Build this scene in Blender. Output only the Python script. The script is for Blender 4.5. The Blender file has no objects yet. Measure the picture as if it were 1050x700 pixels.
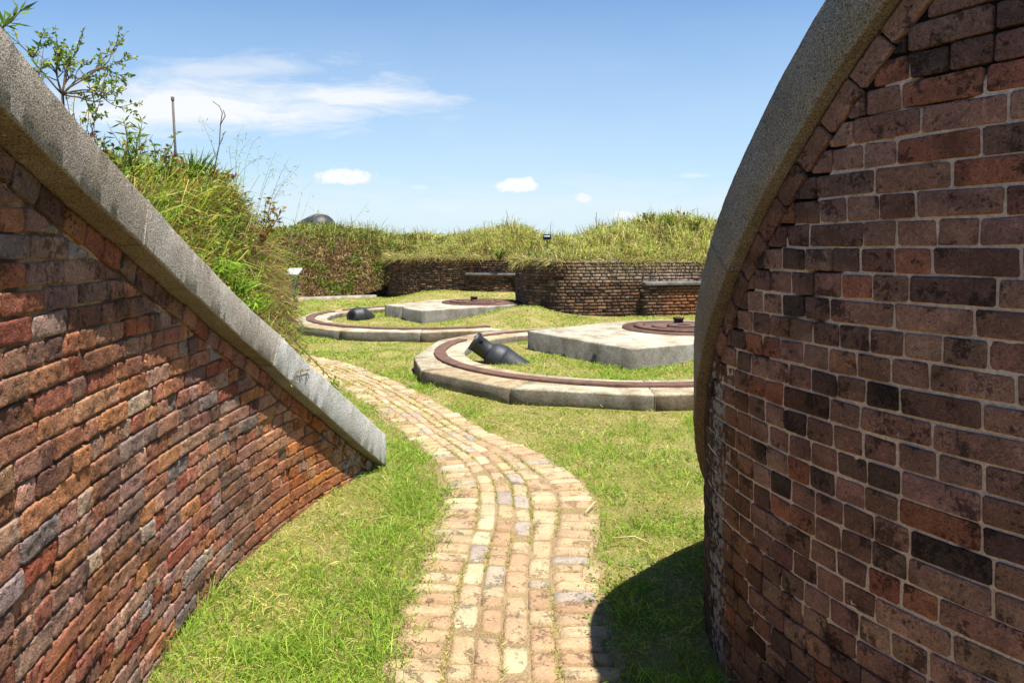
import bpy, math, random
import numpy as np
from mathutils import Vector, Matrix
random.seed(7); rng = np.random.default_rng(7)
S = bpy.context.scene; COL = S.collection; R = math.radians

# ------------------------------------------------------------------ helpers
def lin(r, g, b):
    f = lambda c: (c/255/12.92) if c/255 <= .04045 else ((c/255+.055)/1.055)**2.4
    return np.array([f(r), f(g), f(b)])
def sm(x, a=0., b=1.):
    t = np.clip((x-a)/(b-a), 0, 1); return t*t*(3-2*t)
def _h(ix, iy, iz):
    n = (ix*374761393 + iy*668265263 + iz*2147483647 + 1013904223) & 0xffffffff
    n = ((n ^ (n >> 13))*1274126177) & 0xffffffff
    n = ((n ^ (n >> 16))*2246822519) & 0xffffffff
    return ((n ^ (n >> 15)) & 0xffff)/65535.
def vnoise(p):
    p = np.asarray(p, float); i = np.floor(p).astype(np.int64); f = p-i; f = f*f*(3-2*f); r = 0
    for dx in (0, 1):
        for dy in (0, 1):
            for dz in (0, 1):
                w = (f[..., 0] if dx else 1-f[..., 0])*(f[..., 1] if dy else 1-f[..., 1])*(f[..., 2] if dz else 1-f[..., 2])
                r = r+w*_h(i[..., 0]+dx, i[..., 1]+dy, i[..., 2]+dz)
    return r
def fbm(p, o=3):
    p = np.asarray(p, float); r = 0; a = .5; t = 0
    for k in range(o):
        r = r+a*vnoise(p*2**k+17.3*k); t += a; a *= .5
    return r/t
def n2(x, y, s=1., k=0.):
    x = np.asarray(x, float); y = np.asarray(y, float)
    return fbm(np.stack([x*s, y*s, np.zeros_like(x)+k], -1))

def mesh_np(name, V, F, mat=None, col=None, smooth=False, extra=None):
    """F: list of (M,k) int arrays"""
    V = np.ascontiguousarray(V, np.float32); me = bpy.data.meshes.new(name)
    if not isinstance(F, (list, tuple)): F = [F]
    F = [np.asarray(f, np.int32) for f in F if len(f)]
    li = np.concatenate([f.ravel() for f in F]); tot = np.concatenate([np.full(len(f), f.shape[1], np.int32) for f in F])
    st = np.concatenate([[0], np.cumsum(tot)[:-1]]).astype(np.int32)
    me.vertices.add(len(V)); me.vertices.foreach_set('co', V.ravel())
    me.loops.add(len(li)); me.loops.foreach_set('vertex_index', li)
    me.polygons.add(len(tot)); me.polygons.foreach_set('loop_start', st); me.polygons.foreach_set('loop_total', tot)
    if smooth: me.polygons.foreach_set('use_smooth', np.ones(len(tot), bool))
    if col is not None:
        a = me.attributes.new('Col', 'FLOAT_COLOR', 'POINT')
        c = np.ones((len(V), 4), np.float32); c[:, :3] = np.clip(col, 0, 1); a.data.foreach_set('color', c.ravel())
    for k, v in (extra or {}).items():
        a = me.attributes.new(k, 'FLOAT', 'POINT'); a.data.foreach_set('value', np.asarray(v, np.float32))
    me.update(calc_edges=True); me.validate()
    if mat: me.materials.append(mat)
    return me
def link(name, me, parent=None):
    o = bpy.data.objects.new(name, me); COL.objects.link(o)
    if parent: o.parent = parent
    return o
def tag(o, label=None, cat=None, group=None, kind=None):
    if label: o['label'] = label
    if cat: o['category'] = cat
    if group: o['group'] = group
    if kind: o['kind'] = kind
    return o
def empty(name, loc, label, cat, group=None):
    o = bpy.data.objects.new(name, None); COL.objects.link(o); o.location = loc; o.empty_display_size = .2
    return tag(o, label, cat, group)
def part(name, V, F, mat, parent, **k):
    """vertices are in world space; stored relative to the parent's location"""
    V = np.asarray(V, float)-np.array(parent.location)[None]
    return link(name, mesh_np(name, V, F, mat, **k), parent)

class MB:
    def __init__(s): s.V = []; s.F = {}; s.n = 0
    def add(s, V, F):
        V = np.asarray(V, float)
        for f in F: s.F.setdefault(len(f), []).append([i+s.n for i in f])
        s.V.append(V); s.n += len(V)
    def tube(s, pts, rad, k=6, caps=True):
        pts = np.asarray(pts, float); n = len(pts); rad = np.broadcast_to(rad, (n,)); V = []
        up = np.array([.13, .21, .97])
        for i in range(n):
            t = pts[min(i+1, n-1)]-pts[max(i-1, 0)]; t = t/(np.linalg.norm(t)+1e-9)
            a = np.cross(t, up)
            if np.linalg.norm(a) < .05: a = np.cross(t, [1., 0, 0])
            a /= np.linalg.norm(a); b = np.cross(t, a)
            for j in range(k):
                w = 2*math.pi*j/k; V.append(pts[i]+rad[i]*(math.cos(w)*a+math.sin(w)*b))
        F = [[i*k+j, i*k+(j+1) % k, (i+1)*k+(j+1) % k, (i+1)*k+j] for i in range(n-1) for j in range(k)]
        if caps: F += [list(range(k))[::-1], [(n-1)*k+j for j in range(k)]]
        s.add(V, F)
    def lathe(s, o, d, prof, k=32):
        d = np.array(d, float); d /= np.linalg.norm(d); o = np.array(o, float)
        a = np.cross(d, [0, 0, 1.]); a /= np.linalg.norm(a); b = np.cross(a, d); V = []
        for t, r in prof:
            for j in range(k):
                w = 2*math.pi*j/k; V.append(o+d*t+r*(math.cos(w)*a+math.sin(w)*b))
        n = len(prof)
        F = [[i*k+j, i*k+(j+1) % k, (i+1)*k+(j+1) % k, (i+1)*k+j] for i in range(n-1) for j in range(k)]
        s.add(V, F)
    def box(s, c, size, ax=None, bev=0):
        ax = np.eye(3) if ax is None else np.asarray(ax, float)
        h = np.array(size)/2.; V = []
        for sx in (-1, 1):
            for sy in (-1, 1):
                for sz in (-1, 1): V.append(np.array(c)+ax[0]*h[0]*sx+ax[1]*h[1]*sy+ax[2]*h[2]*sz)
        s.add(V, [[0, 1, 3, 2], [4, 6, 7, 5], [0, 4, 5, 1], [2, 3, 7, 6], [0, 2, 6, 4], [1, 5, 7, 3]])
    def part(s, name, mat, parent, smooth=False, bevel=0, **k):
        V = np.concatenate(s.V)
        o = part(name, V, [np.array(f) for f in s.F.values()], mat, parent, smooth=smooth, **k)
        if bevel:
            m = o.modifiers.new('bev', 'BEVEL'); m.width = bevel; m.segments = 2; m.limit_method = 'ANGLE'
        return o

# ------------------------------------------------------------------ materials
def newmat(name):
    m = bpy.data.materials.new(name); m.use_nodes = True; nt = m.node_tree; nt.nodes.clear()
    out = nt.nodes.new('ShaderNodeOutputMaterial'); return m, nt, out
class NT:
    def __init__(s, nt): s.nt = nt
    def n(s, t, **k):
        x = s.nt.nodes.new(t)
        for a, b in k.items(): setattr(x, a, b)
        return x
    def l(s, a, b): s.nt.links.new(a, b)
    def put(s, sock, v):
        if isinstance(v, (int, float)): sock.default_value = v
        elif isinstance(v, (tuple, list, np.ndarray)): sock.default_value = tuple(v) if len(v) == len(sock.default_value) else (*v, 1)
        else: s.l(v, sock)
    def math(s, op, a, b=0., c=None, clamp=False):
        x = s.n('ShaderNodeMath', operation=op, use_clamp=clamp); s.put(x.inputs[0], a); s.put(x.inputs[1], b)
        if c is not None: s.put(x.inputs[2], c)
        return x.outputs[0]
    def noise(s, vec, scale, detail=4, rough=.55, dist=0):
        x = s.n('ShaderNodeTexNoise'); s.l(vec, x.inputs['Vector']) if vec is not None else None
        x.inputs['Scale'].default_value = scale; x.inputs['Detail'].default_value = detail; x.inputs['Roughness'].default_value = rough; x.inputs['Distortion'].default_value = dist
        return x.outputs[0]
    def ramp(s, f, stops, interp='LINEAR'):
        x = s.n('ShaderNodeValToRGB'); s.l(f, x.inputs[0]); e = x.color_ramp.elements; x.color_ramp.interpolation = interp
        while len(e) > 1: e.remove(e[0])
        for i, (p, c) in enumerate(stops):
            y = e[0] if i == 0 else e.new(p)
            y.position = p; y.color = (c, c, c, 1) if isinstance(c, (int, float)) else (*c, 1)
        return x.outputs[0]
    def mix(s, f, a, b, mode='MIX'):
        x = s.n('ShaderNodeMix', data_type='RGBA', blend_type=mode); s.put(x.inputs[0], f); s.put(x.inputs[6], a); s.put(x.inputs[7], b)
        return x.outputs[2]
    def attr(s, name):
        x = s.n('ShaderNodeAttribute', attribute_name=name); return x
    def pos(s): return s.n('ShaderNodeNewGeometry').outputs['Position']
    def bump(s, h, strength=.5, dist=.01, nrm=None):
        x = s.n('ShaderNodeBump'); x.inputs['Strength'].default_value = strength; x.inputs['Distance'].default_value = dist; s.l(h, x.inputs['Height'])
        if nrm is not None: s.l(nrm, x.inputs['Normal'])
        return x.outputs[0]
    def bsdf(s, out, col, rough=.85, nrm=None, metal=0, spec=.3):
        p = s.n('ShaderNodeBsdfPrincipled'); s.put(p.inputs['Base Color'], col); s.put(p.inputs['Roughness'], rough); s.put(p.inputs['Metallic'], metal)
        p.inputs['Specular IOR Level'].default_value = spec
        if nrm is not None: s.l(nrm, p.inputs['Normal'])
        s.l(p.outputs[0], out.inputs[0]); return p
def mat_brick(name, pits=.35, lichen=True, soft=1.):
    m, nt, out = newmat(name); t = NT(nt); P = t.pos(); c = t.attr('Col').outputs['Color']
    big = t.noise(P, 9, 4); fine = t.noise(P, 70, 5, .65); sp = t.noise(P, 190, 3, .6)
    c = t.mix(t.ramp(big, [(.3, 0.), (.7, soft)]), c, t.mix(1, c, (.58, .57, .58), 'MULTIPLY'))
    c = t.mix(t.ramp(fine, [(.48, 0.), (.70, .8*soft)]), c, t.mix(1, c, (1.75, 1.66, 1.58), 'MULTIPLY'))
    c = t.mix(t.ramp(sp, [(.34, .85*soft*soft), (.48, 0.)]), c, t.mix(1, c, (.38, .36, .36), 'MULTIPLY'))
    pit = t.ramp(t.math('ADD', t.math('MULTIPLY', t.noise(P, 11, 3, .6), .5), t.math('MULTIPLY', t.noise(P, 62, 6, .75, .25), .5)), [(.385, 1.), (.45, 0.)])
    c = t.mix(t.math('MULTIPLY', pit, pits), c, (.02, .015, .014))
    if lichen:
        lm = t.attr('Lichen').outputs['Fac']
        ln = t.ramp(t.math('ADD', t.noise(P, 26, 4, .65), t.math('MULTIPLY', lm, .30)), [(.70, 0.), (.76, 1.)])
        c = t.mix(t.math('MULTIPLY', ln, .85), c, lin(150, 148, 145))
    h = t.math('ADD', t.math('MULTIPLY', fine, .7), t.math('MULTIPLY', sp, .35)); h = t.math('SUBTRACT', h, t.math('MULTIPLY', pit, .5))
    t.bsdf(out, c, .9, t.bump(h, 1.0, .011), spec=.2); return m
def mat_mortar(name):
    m, nt, out = newmat(name); t = NT(nt); P = t.pos(); c = t.attr('Col').outputs['Color']
    f = t.noise(P, 120, 4, .7); c = t.mix(t.ramp(f, [(.3, 0.), (.7, 1.)]), t.mix(1, c, (.6, .58, .55), 'MULTIPLY'), t.mix(1, c, (1.15, 1.15, 1.15), 'MULTIPLY'))
    t.bsdf(out, c, .95, t.bump(f, .7, .006), spec=.1); return m
def mat_granite(name, grain=170, contrast=.75):
    m, nt, out = newmat(name); t = NT(nt); P = t.pos(); c = t.attr('Col').outputs['Color']
    a = t.noise(P, grain, 2, .6); b = t.noise(P, grain*.6, 3, .7); w = t.noise(P, 4.5, 4)
    d = t.mix(t.ramp(a, [(.42, 1.), (.50, 0.)]), c, t.mix(1, c, (.34, .33, .32), 'MULTIPLY'))
    d = t.mix(t.ramp(b, [(.54, 0.), (.66, contrast)]), d, t.mix(1, c, (1.75, 1.72, 1.66), 'MULTIPLY'))
    d = t.mix(t.ramp(w, [(.38, 0.), (.66, .75)]), d, t.mix(1, d, (.74, .70, .62), 'MULTIPLY')); st = t.noise(P, 21, 6, .7, .5); d = t.mix(t.ramp(st, [(.56, 0.), (.70, .6)]), d, t.mix(1, d, (.5, .48, .45), 'MULTIPLY')); lc = t.noise(P, 33, 5, .7); d = t.mix(t.ramp(lc, [(.66, 0.), (.72, .55)]), d, lin(190, 188, 178))
    t.bsdf(out, d, .85, t.bump(t.math('ADD', a, b), .55, .005), spec=.25); return m
def mat_concrete(name):
    m, nt, out = newmat(name); t = NT(nt); P = t.pos(); c = t.attr('Col').outputs['Color']
    a = t.noise(P, 4, 6, .65); b = t.noise(P, 38, 5, .7); g = t.noise(P, 130, 2)
    c = t.mix(t.ramp(a, [(.36, 1.), (.62, 0.)]), c, t.mix(1, c, (.55, .5, .44), 'MULTIPLY'))
    c = t.mix(t.ramp(b, [(.35, .7), (.52, 0.)]), c, t.mix(1, c, (.45, .43, .4), 'MULTIPLY'))
    c = t.mix(t.ramp(g, [(.5, 0.), (.7, .5)]), c, t.mix(1, c, (1.2, 1.2, 1.18), 'MULTIPLY'))
    c = t.mix(1, c, (.76, .76, .76), 'MULTIPLY'); t.bsdf(out, c, .9, t.bump(t.math('ADD', b, g), .6, .012), spec=.2); return m
def mat_plain(name, col, rough=.7, metal=0, var=.5, scale=12, bump=.25, spec=.3):
    m, nt, out = newmat(name); t = NT(nt); P = t.pos(); a = t.noise(P, scale, 5, .65); b = t.noise(P, scale*8, 3)
    c = t.mix(t.ramp(a, [(.3, 0.), (.7, 1.)]), tuple(np.array(col)*(1-var)), tuple(np.minimum(np.array(col)*(1+var*.7), 1)))
    t.bsdf(out, c, rough, t.bump(t.math('ADD', a, b), bump, .01), metal, spec); return m
def mat_leaf(name, trans=.35, rough=.6):
    m, nt, out = newmat(name); t = NT(nt); c = t.attr('Col').outputs['Color']
    c = t.mix(1, c, (.92, .90, .86), 'MULTIPLY'); p = t.n('ShaderNodeBsdfPrincipled'); t.l(c, p.inputs['Base Color']); p.inputs['Roughness'].default_value = rough; p.inputs['Specular IOR Level'].default_value = .25
    tr = t.n('ShaderNodeBsdfTranslucent'); t.l(t.mix(1, c, (1.25, 1.3, .7), 'MULTIPLY'), tr.inputs[0])
    mx = t.n('ShaderNodeMixShader'); mx.inputs[0].default_value = trans; t.l(p.outputs[0], mx.inputs[1]); t.l(tr.outputs[0], mx.inputs[2]); t.l(mx.outputs[0], out.inputs[0]); return m
def mat_soil(name, stops, scale=1.6):
    m, nt, out = newmat(name); t = NT(nt); P = t.pos(); a = t.noise(P, scale, 6, .65); b = t.noise(P, 45, 4, .7); d = t.noise(P, 160, 3, .7)
    c = t.ramp(t.math('ADD', t.math('MULTIPLY', a, .65), t.math('MULTIPLY', b, .35)), stops)
    c = t.mix(t.ramp(d, [(.35, .8), (.6, 0.)]), c, t.mix(1, c, (.45, .42, .36), 'MULTIPLY'))
    c = t.mix(1, c, (.84, .83, .80), 'MULTIPLY'); t.bsdf(out, c, .95, t.bump(t.math('ADD', b, d), .9, .02), spec=.1); return m

M_BL = mat_brick('weathered_brick', .4); M_BR = mat_brick('shaded_brick', .6); M_BF = mat_brick('parapet_brick', .4)
M_MORT = mat_mortar('mortar'); M_GRAN = mat_granite('granite', 215); M_CONC = mat_concrete('concrete')
M_PATH = mat_brick('path_brick', .10, False, .62)
M_RUST = mat_plain('rusty_iron', lin(102, 76, 64), .85, 0, .45, 9)
M_RUSTD = mat_plain('dark_rusted_iron', lin(62, 42, 40), .8, 0, .4, 20)
M_IRON = mat_plain('black_painted_iron', lin(46, 47, 49), .5, 0, .5, 9, .35, .5)
M_BLACK = mat_plain('painted_hollow_shade', (.008, .008, .008), .8, 0, .2)  # near-black colour that paints the shade inside gun hollows
M_GRASS = mat_leaf('grass_blades', .35); M_LEAF = mat_leaf('leaves', .35, .5)
M_STEM = mat_plain('plant_stem', lin(96, 78, 60), .8, 0, .4, 30)
M_SOIL = mat_soil('thatch_soil', [(.3, lin(140, 140, 74)), (.47, lin(168, 160, 94)), (.6, lin(196, 180, 126)), (.75, lin(206, 188, 142))])
M_MOUND = mat_soil('mound_soil', [(.3, lin(78, 74, 38)), (.5, lin(112, 102, 58)), (.7, lin(130, 112, 76))])
M_SAND = mat_soil('path_sand', [(.3, lin(176, 150, 110)), (.5, lin(202, 176, 134)), (.7, lin(214, 192, 152))], 3)
M_POST = mat_plain('sign_post_paint', lin(92, 100, 96), .6, 0, .2)
M_PANEL = mat_plain('sign_panel', lin(176, 176, 172), .5, 0, .15)
M_DARK = mat_plain('dark_metal', lin(40, 44, 56), .5, 0, .2)
M_WHITE = mat_plain('white_paint', lin(215, 215, 215), .6, 0, .1)
M_ROD = mat_plain('metal_rod', lin(92, 80, 74), .6, 0, .3)

# ------------------------------------------------------------------ plan curves of the walls
def integ(T, phi0, back, fwd, ds=.005):
    def run(sign, segs):
        x, y = T; ph = phi0; s = 0; o = []
        for L, k in segs:
            for i in range(int(round(L/ds))):
                ph += sign*k*ds; x += sign*math.sin(ph)*ds; y += sign*math.cos(ph)*ds; s += sign*ds; o.append((s, x, y, ph))
        return o
    return np.array(run(-1, back)[::-1]+[(0, T[0], T[1], phi0)]+run(1, fwd))
class Curve:
    """side=+1: the wall's face looks to the right of the heading"""
    def __init__(s, A, side): s.A = A; s.side = side
    def at(s, u, z, d):
        A = s.A; X = np.interp(u, A[:, 0], A[:, 1]); Y = np.interp(u, A[:, 0], A[:, 2]); p = np.interp(u, A[:, 0], A[:, 3])
        return np.stack([X+np.cos(p)*s.side*d, Y-np.sin(p)*s.side*d, np.broadcast_to(z, np.shape(X))], -1)
def poly_curve(pts, side, ds=.05, it=40):
    pts = np.array(pts, float); seg = np.linalg.norm(np.diff(pts, axis=0), axis=1); c = np.concatenate([[0], np.cumsum(seg)])
    u = np.arange(0, c[-1], ds); X = np.interp(u, c, pts[:, 0]); Y = np.interp(u, c, pts[:, 1])
    for _ in range(it):
        X[1:-1] = .25*X[:-2]+.5*X[1:-1]+.25*X[2:]; Y[1:-1] = .25*Y[:-2]+.5*Y[1:-1]+.25*Y[2:]
    ph = np.unwrap(np.arctan2(np.gradient(X), np.gradient(Y))); s = np.concatenate([[0], np.cumsum(np.hypot(np.diff(X), np.diff(Y)))])
    return Curve(np.stack([s, X, Y, ph], 1), side)
CL = Curve(integ((-1.345, 2.545), R(-5.5), [(2.6, 1/8.9)], [(.3, 1/8.9), (2.0, 1/4.5), (.6, 1/8)]), 1)
CR = Curve(integ((.845, 3.0), R(15.8), [(.45, 1/1.1), (1.0, 1/2.3), (1.5, 1/4)], [(2.2, 1/1.6)]), -1)
def smooth_prof(pts):
    from bisect import bisect
    p = np.array(pts, float); u = np.arange(p[0, 0], p[-1, 0]+.005, .01); z = np.interp(u, p[:, 0], p[:, 1])
    k = 25; ker = np.hanning(2*k+1); ker /= ker.sum()
    zz = np.concatenate([z[0]+(z[0]-z[1])*np.arange(k, 0, -1), z, z[-1]+(z[-1]-z[-2])*np.arange(1, k+1)])
    return u, np.convolve(zz, ker, 'valid')
uL, zL = smooth_prof([(-2.55, 2.36), (-1.7, 2.09), (-1.125, 1.905), (-.275, 1.613), (.4, 1.335), (1.08, .991), (1.75, .56), (2.415, .074), (2.9, -.29)])
uR, zR = smooth_prof([(-2.9, 3.55), (-2.2, 3.05), (-1.7, 2.68), (-1.2, 2.263), (-.995, 2.05), (-.815, 1.855), (-.59, 1.615), (-.385, 1.34), (-.2, 1.10), (.05, .76), (.4, .42), (.8, .08), (1.0, -.1), (1.9, -.5)])
ZL = lambda s: np.interp(s, uL, zL); ZR = lambda s: np.interp(s, uR, zR)
S_END_L = 2.475; S_END_R = .82

# ------------------------------------------------------------------ bricks as geometry
def brick_mesh(curve, Q, D, C, lines=None, nu=9, nv=6, r=.006, w=.012, rough=.004, jit=.003, skirt=.035, lich=None, seed=0, tint=None, ncut=None):
    """Q (N,4,2): corners (s,z) bl,br,tr,tl; D (N,) protrusion; C (N,3) colour"""
    N = len(Q); u = np.linspace(0, 1, nu)[None, None, :]; v = np.linspace(0, 1, nv)[None, :, None]
    # denser near the edges
    u = .5-.5*np.cos(np.pi*u)*(.55)-.225*(1-2*u)*1.0; v = .5-.5*np.cos(np.pi*v)*.55-.225*(1-2*v)
    q = Q+rng.normal(0, jit, Q.shape)
    b = lambda k: (q[:, 0, k, None, None]*(1-u)*(1-v)+q[:, 1, k, None, None]*u*(1-v)+q[:, 2, k, None, None]*u*v+q[:, 3, k, None, None]*(1-u)*v)
    s = b(0); z = b(1); wd = np.linalg.norm(Q[:, 1]-Q[:, 0], axis=1)[:, None, None]; ht = np.maximum(np.abs(Q[:, 3, 1]-Q[:, 0, 1]), np.linalg.norm(Q[:, 3]-Q[:, 0], axis=1)*.9)[:, None, None]
    eu = np.minimum(u, 1-u)*wd; ev = np.minimum(v, 1-v)*ht; e1 = np.clip(1-eu/w, 0, 1); e2 = np.clip(1-ev/w, 0, 1)
    d = D[:, None, None]-r*(e1**2+e2**2)
    P3 = np.stack([s*14, z*14, np.broadcast_to((np.arange(N)*3.7+seed)[:, None, None], s.shape)], -1)
    d = d+rough*1.5*(fbm(P3, 3)-.5)*2+rough*2.2*(vnoise(P3*4.3)-.5)+rough*1.4*(vnoise(P3*8.7+3)-.5)+rng.normal(0, rough*.25, s.shape)
    # irregular outline: pull boundary inward with noise, round corners
    cu = (s-b(0).mean((1, 2), keepdims=True)); cz = z-z.mean((1, 2), keepdims=True)
    nk = np.clip(vnoise(P3*2.1+5)-.45, 0, 1); ku = 1-e1*(.006+.03*nk)-(e1*e2)*.03; kz = 1-e2*(.006+.05*nk)-(e1*e2)*.07
    s = s.mean((1, 2), keepdims=True)+cu*ku; z = z.mean((1, 2), keepdims=True)+cz*kz
    if lines is not None:
        m_ = N if ncut is None else ncut; z[:m_] = np.minimum(z[:m_], lines(s[:m_]))
    col = np.broadcast_to(C[:, None, None, :], (*s.shape, 3)).copy()
    if tint is not None: col = tint(s, z, col)
    W = curve.at(s, z, d)                                   # N,nv,nu,3
    g = nu*nv; idx = np.arange(g).reshape(nv, nu)
    ring = np.concatenate([idx[0, :-1], idx[:-1, -1], idx[-1, :0:-1], idx[:0:-1, 0]]); m = len(ring)
    Wf = W.reshape(N, g, 3); sf = s.reshape(N, g)[:, ring]; zf = z.reshape(N, g)[:, ring]; df = d.reshape(N, g)[:, ring]-skirt
    Ws = curve.at(sf, zf, df); V = np.concatenate([Wf, Ws], 1)
    cf = np.concatenate([col.reshape(N, g, 3), col.reshape(N, g, 3)[:, ring]], 1)
    q1 = np.stack([idx[:-1, :-1], idx[:-1, 1:], idx[1:, 1:], idx[1:, :-1]], -1).reshape(-1, 4)
    rn = np.roll(np.arange(m), -1); q2 = np.stack([g+np.arange(m), g+rn, ring[rn], ring], -1)
    F = np.concatenate([q1, q2]); 
    if curve.side > 0: F = F[:, ::-1]
    T = g+m; FF = (F[None]+(np.arange(N)*T)[:, None, None]).reshape(-1, 4)
    L = np.zeros(N*T) if lich is None else np.clip(lich(np.concatenate([s.reshape(N, g), sf], 1), np.concatenate([z.reshape(N, g), zf], 1)), 0, 1).ravel()
    return V.reshape(-1, 3), FF, cf.reshape(-1, 3), L
def courses(s0, s1, z0, ztop_fn, course=.069, mort=.010, patt=None, bl=.204, hl=.100, zmax=None, wob=0.003):
    """list of quads; ztop_fn(s) decreasing line the courses stop at"""
    Q = []; z = z0; row = 0; zmax = zmax or float(np.max(ztop_fn(np.array([s0, s1]))))
    while z < zmax:
        s = s0-random.random()*.2
        while s < s1:
            L = (bl if patt(s, z, row) else hl)*random.uniform(.96, 1.04)-mort*.5
            a, b = s+mort/2, s+L; za, zb = z+mort/2, z+course-mort/2
            dz = [(vnoise(np.array([x*1.3, row*.0+z*2, 3.]))-.5)*wob*2 for x in (a, b)]
            if b > a+.02:
                ta = float(ztop_fn(np.array([a]))[0]); tb = float(ztop_fn(np.array([b]))[0])
                if ta > za+.02:
                    if tb < za+.012:
                        xs = np.linspace(a, b, 24); ok = xs[ztop_fn(xs) > za+.012]; b = float(ok[-1])
                    if b-a > .025: Q.append([(a, za+dz[0]), (b, za+dz[1]), (b, zb+dz[1]), (a, zb+dz[0])])
            s += L+mort*.5
        z += course; row += 1
    return Q
def rowlock(s0, s1, zfn, th=.07, ln=.15, mort=.010):
    Q = []; s = s0
    while s < s1:
        sl = float((zfn(np.array([s+.05]))-zfn(np.array([s-.05])))[0]/.1); c = 1/math.hypot(1, sl); L = ln*random.uniform(.8, 1.15)
        e = s+L*c; n = np.array([sl*c, -c])                  # downwards normal in (s,z)
        za, zb = float(zfn(np.array([s]))[0]), float(zfn(np.array([e]))[0]); g = mort*.6; a = np.array([c, sl*c])*mort*.5
        A = np.array([s, za])+a; B = np.array([e, zb])-a
        Q.append([A+n*th, B+n*th, B+n*g, A+n*g]); s = e
    return Q
def palette(N, cols, wts, var=.12):
    cols = np.array(cols); k = rng.choice(len(cols), N, p=np.array(wts)/sum(wts))
    c = cols[k]*(1+rng.normal(0, var, (N, 1)))*(1+rng.normal(0, .04, (N, 3)))
    k2 = rng.choice(len(cols), N, p=np.array(wts)/sum(wts)); f = rng.random((N, 1))*.35
    return np.clip(c*(1-f)+cols[k2]*f, .01, .9)
def sheet(curve, s0, s1, z0, zfn, dfn, cfn, res=.012, back=.42, name='mortar', parent=None):
    u = np.arange(s0, s1, res); nz = int(2.9/res) if res < .02 else int(1.6/res); v = np.linspace(0, 1, min(nz, 240))
    s = np.broadcast_to(u[None], (len(v), len(u))); top = zfn(u)-.002; z = z0+(top-z0)[None]*v[:, None]
    d = dfn(s, z); V = curve.at(s, z, d).reshape(-1, 3); C = cfn(s, z, d).reshape(-1, 3)
    idx = np.arange(s.size).reshape(s.shape); F = np.stack([idx[:-1, :-1], idx[:-1, 1:], idx[1:, 1:], idx[1:, :-1]], -1).reshape(-1, 4)
    # closed body behind: back face, top, ends
    n0 = len(V); Bz = np.stack([np.full_like(u, z0), top]); Bv = curve.at(np.broadcast_to(u[None], Bz.shape), Bz, np.full(Bz.shape, -back)).reshape(-1, 3); nu = len(u)
    bi = n0+np.arange(2*nu).reshape(2, nu)
    Fb = np.stack([bi[0, :-1], bi[1, :-1], bi[1, 1:], bi[0, 1:]], -1)
    Ft = np.stack([idx[-1, :-1], idx[-1, 1:], bi[1, 1:], bi[1, :-1]], -1)
    ends = []
    for c in (0, -1):
        for r_ in range(len(v)-1): ends.append([idx[r_, c], idx[r_+1, c], bi[1, c] if r_ == len(v)-2 else bi[0, c], bi[0, c]] if r_ == len(v)-2 else [idx[r_, c], idx[r_+1, c], bi[0, c], bi[0, c]])
    tri = np.array([[a, b, c] for a, b, c, e in ends if c == e]); qd = np.array([e for e in ends if e[2] != e[3]])
    V = np.concatenate([V, Bv]); C = np.concatenate([C, np.full((2*nu, 3), .2)])
    F = np.concatenate([F, Fb, Ft, qd])
    return part(name, V, [F, tri], M_MORT, parent, col=C, smooth=True)
def coping(curve, zfn, sa, sb, joints, over, deep, tfn, cols, parent, gap=.0004):
    E = [sa]+[j for j in joints if sa < j < sb]+[sb]
    for k in range(len(E)-1):
        a, b = E[k]+(gap if k else 0), E[k+1]-gap; n = max(8, int((b-a)/.018)); u = np.linspace(a, b, n)
        sl = (zfn(u+.03)-zfn(u-.03))/.06; c = 1/np.sqrt(1+sl*sl); zb = zfn(u); t = tfn(u); bv = .006
        prof = [(0, over-bv), (bv, over), (.5*1, over), (1, over), (1, over-bv), (1, -deep), (0, -deep)]
        ring = []
        for i, (f, d) in enumerate(prof):
            off = {0: 0, 1: bv, 2: None, 3: None, 4: None, 5: None, 6: 0}[i]
            tt = np.full(n, off) if off is not None else (t*.5 if i == 2 else (t-bv if i == 3 else t))
            kf = sm(u, b-.30, b) if (k == len(E)-2 and curve.side > 0) else 0*u; uu = u-sl*c*tt*(1-kf); zz = zb+tt*(c*(1-kf)+kf/c)
            nz = (vnoise(np.stack([uu*9, zz*9, np.full(n, i*2.)], -1))-.5)*.006+(vnoise(np.stack([uu*33, zz*33, np.full(n, i*3.)], -1))-.5)*.004
            ring.append(curve.at(uu, zz, np.full(n, d)+nz))
        V = np.stack(ring, 1); m = len(prof); Vf = V.reshape(-1, 3)
        F = [[i*m+j, i*m+(j+1) % m, (i+1)*m+(j+1) % m, (i+1)*m+j] for i in range(n-1) for j in range(m)]
        F = np.array(F); caps = np.array([list(range(m)), [(n-1)*m+j for j in range(m)][::-1]])
        if curve.side > 0: pass
        else: F = F[:, ::-1]; caps = caps[:, ::-1]
        cc = np.tile(cols[k % len(cols)], (len(Vf), 1)).reshape(n, m, 3); cc[:, [0, 6]] = cc[:, [0, 6]]*.35+lin(104, 82, 58)*.65   # brown soffit stain, darkened further in place of shade under the overhang
        o = part('coping_stone', Vf, [F, caps], M_GRAN, parent, col=cc.reshape(-1, 3))
        md = o.modifiers.new('b', 'BEVEL'); md.width = .003; md.segments = 2; md.limit_method = 'ANGLE'; md.angle_limit = R(50)

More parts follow.
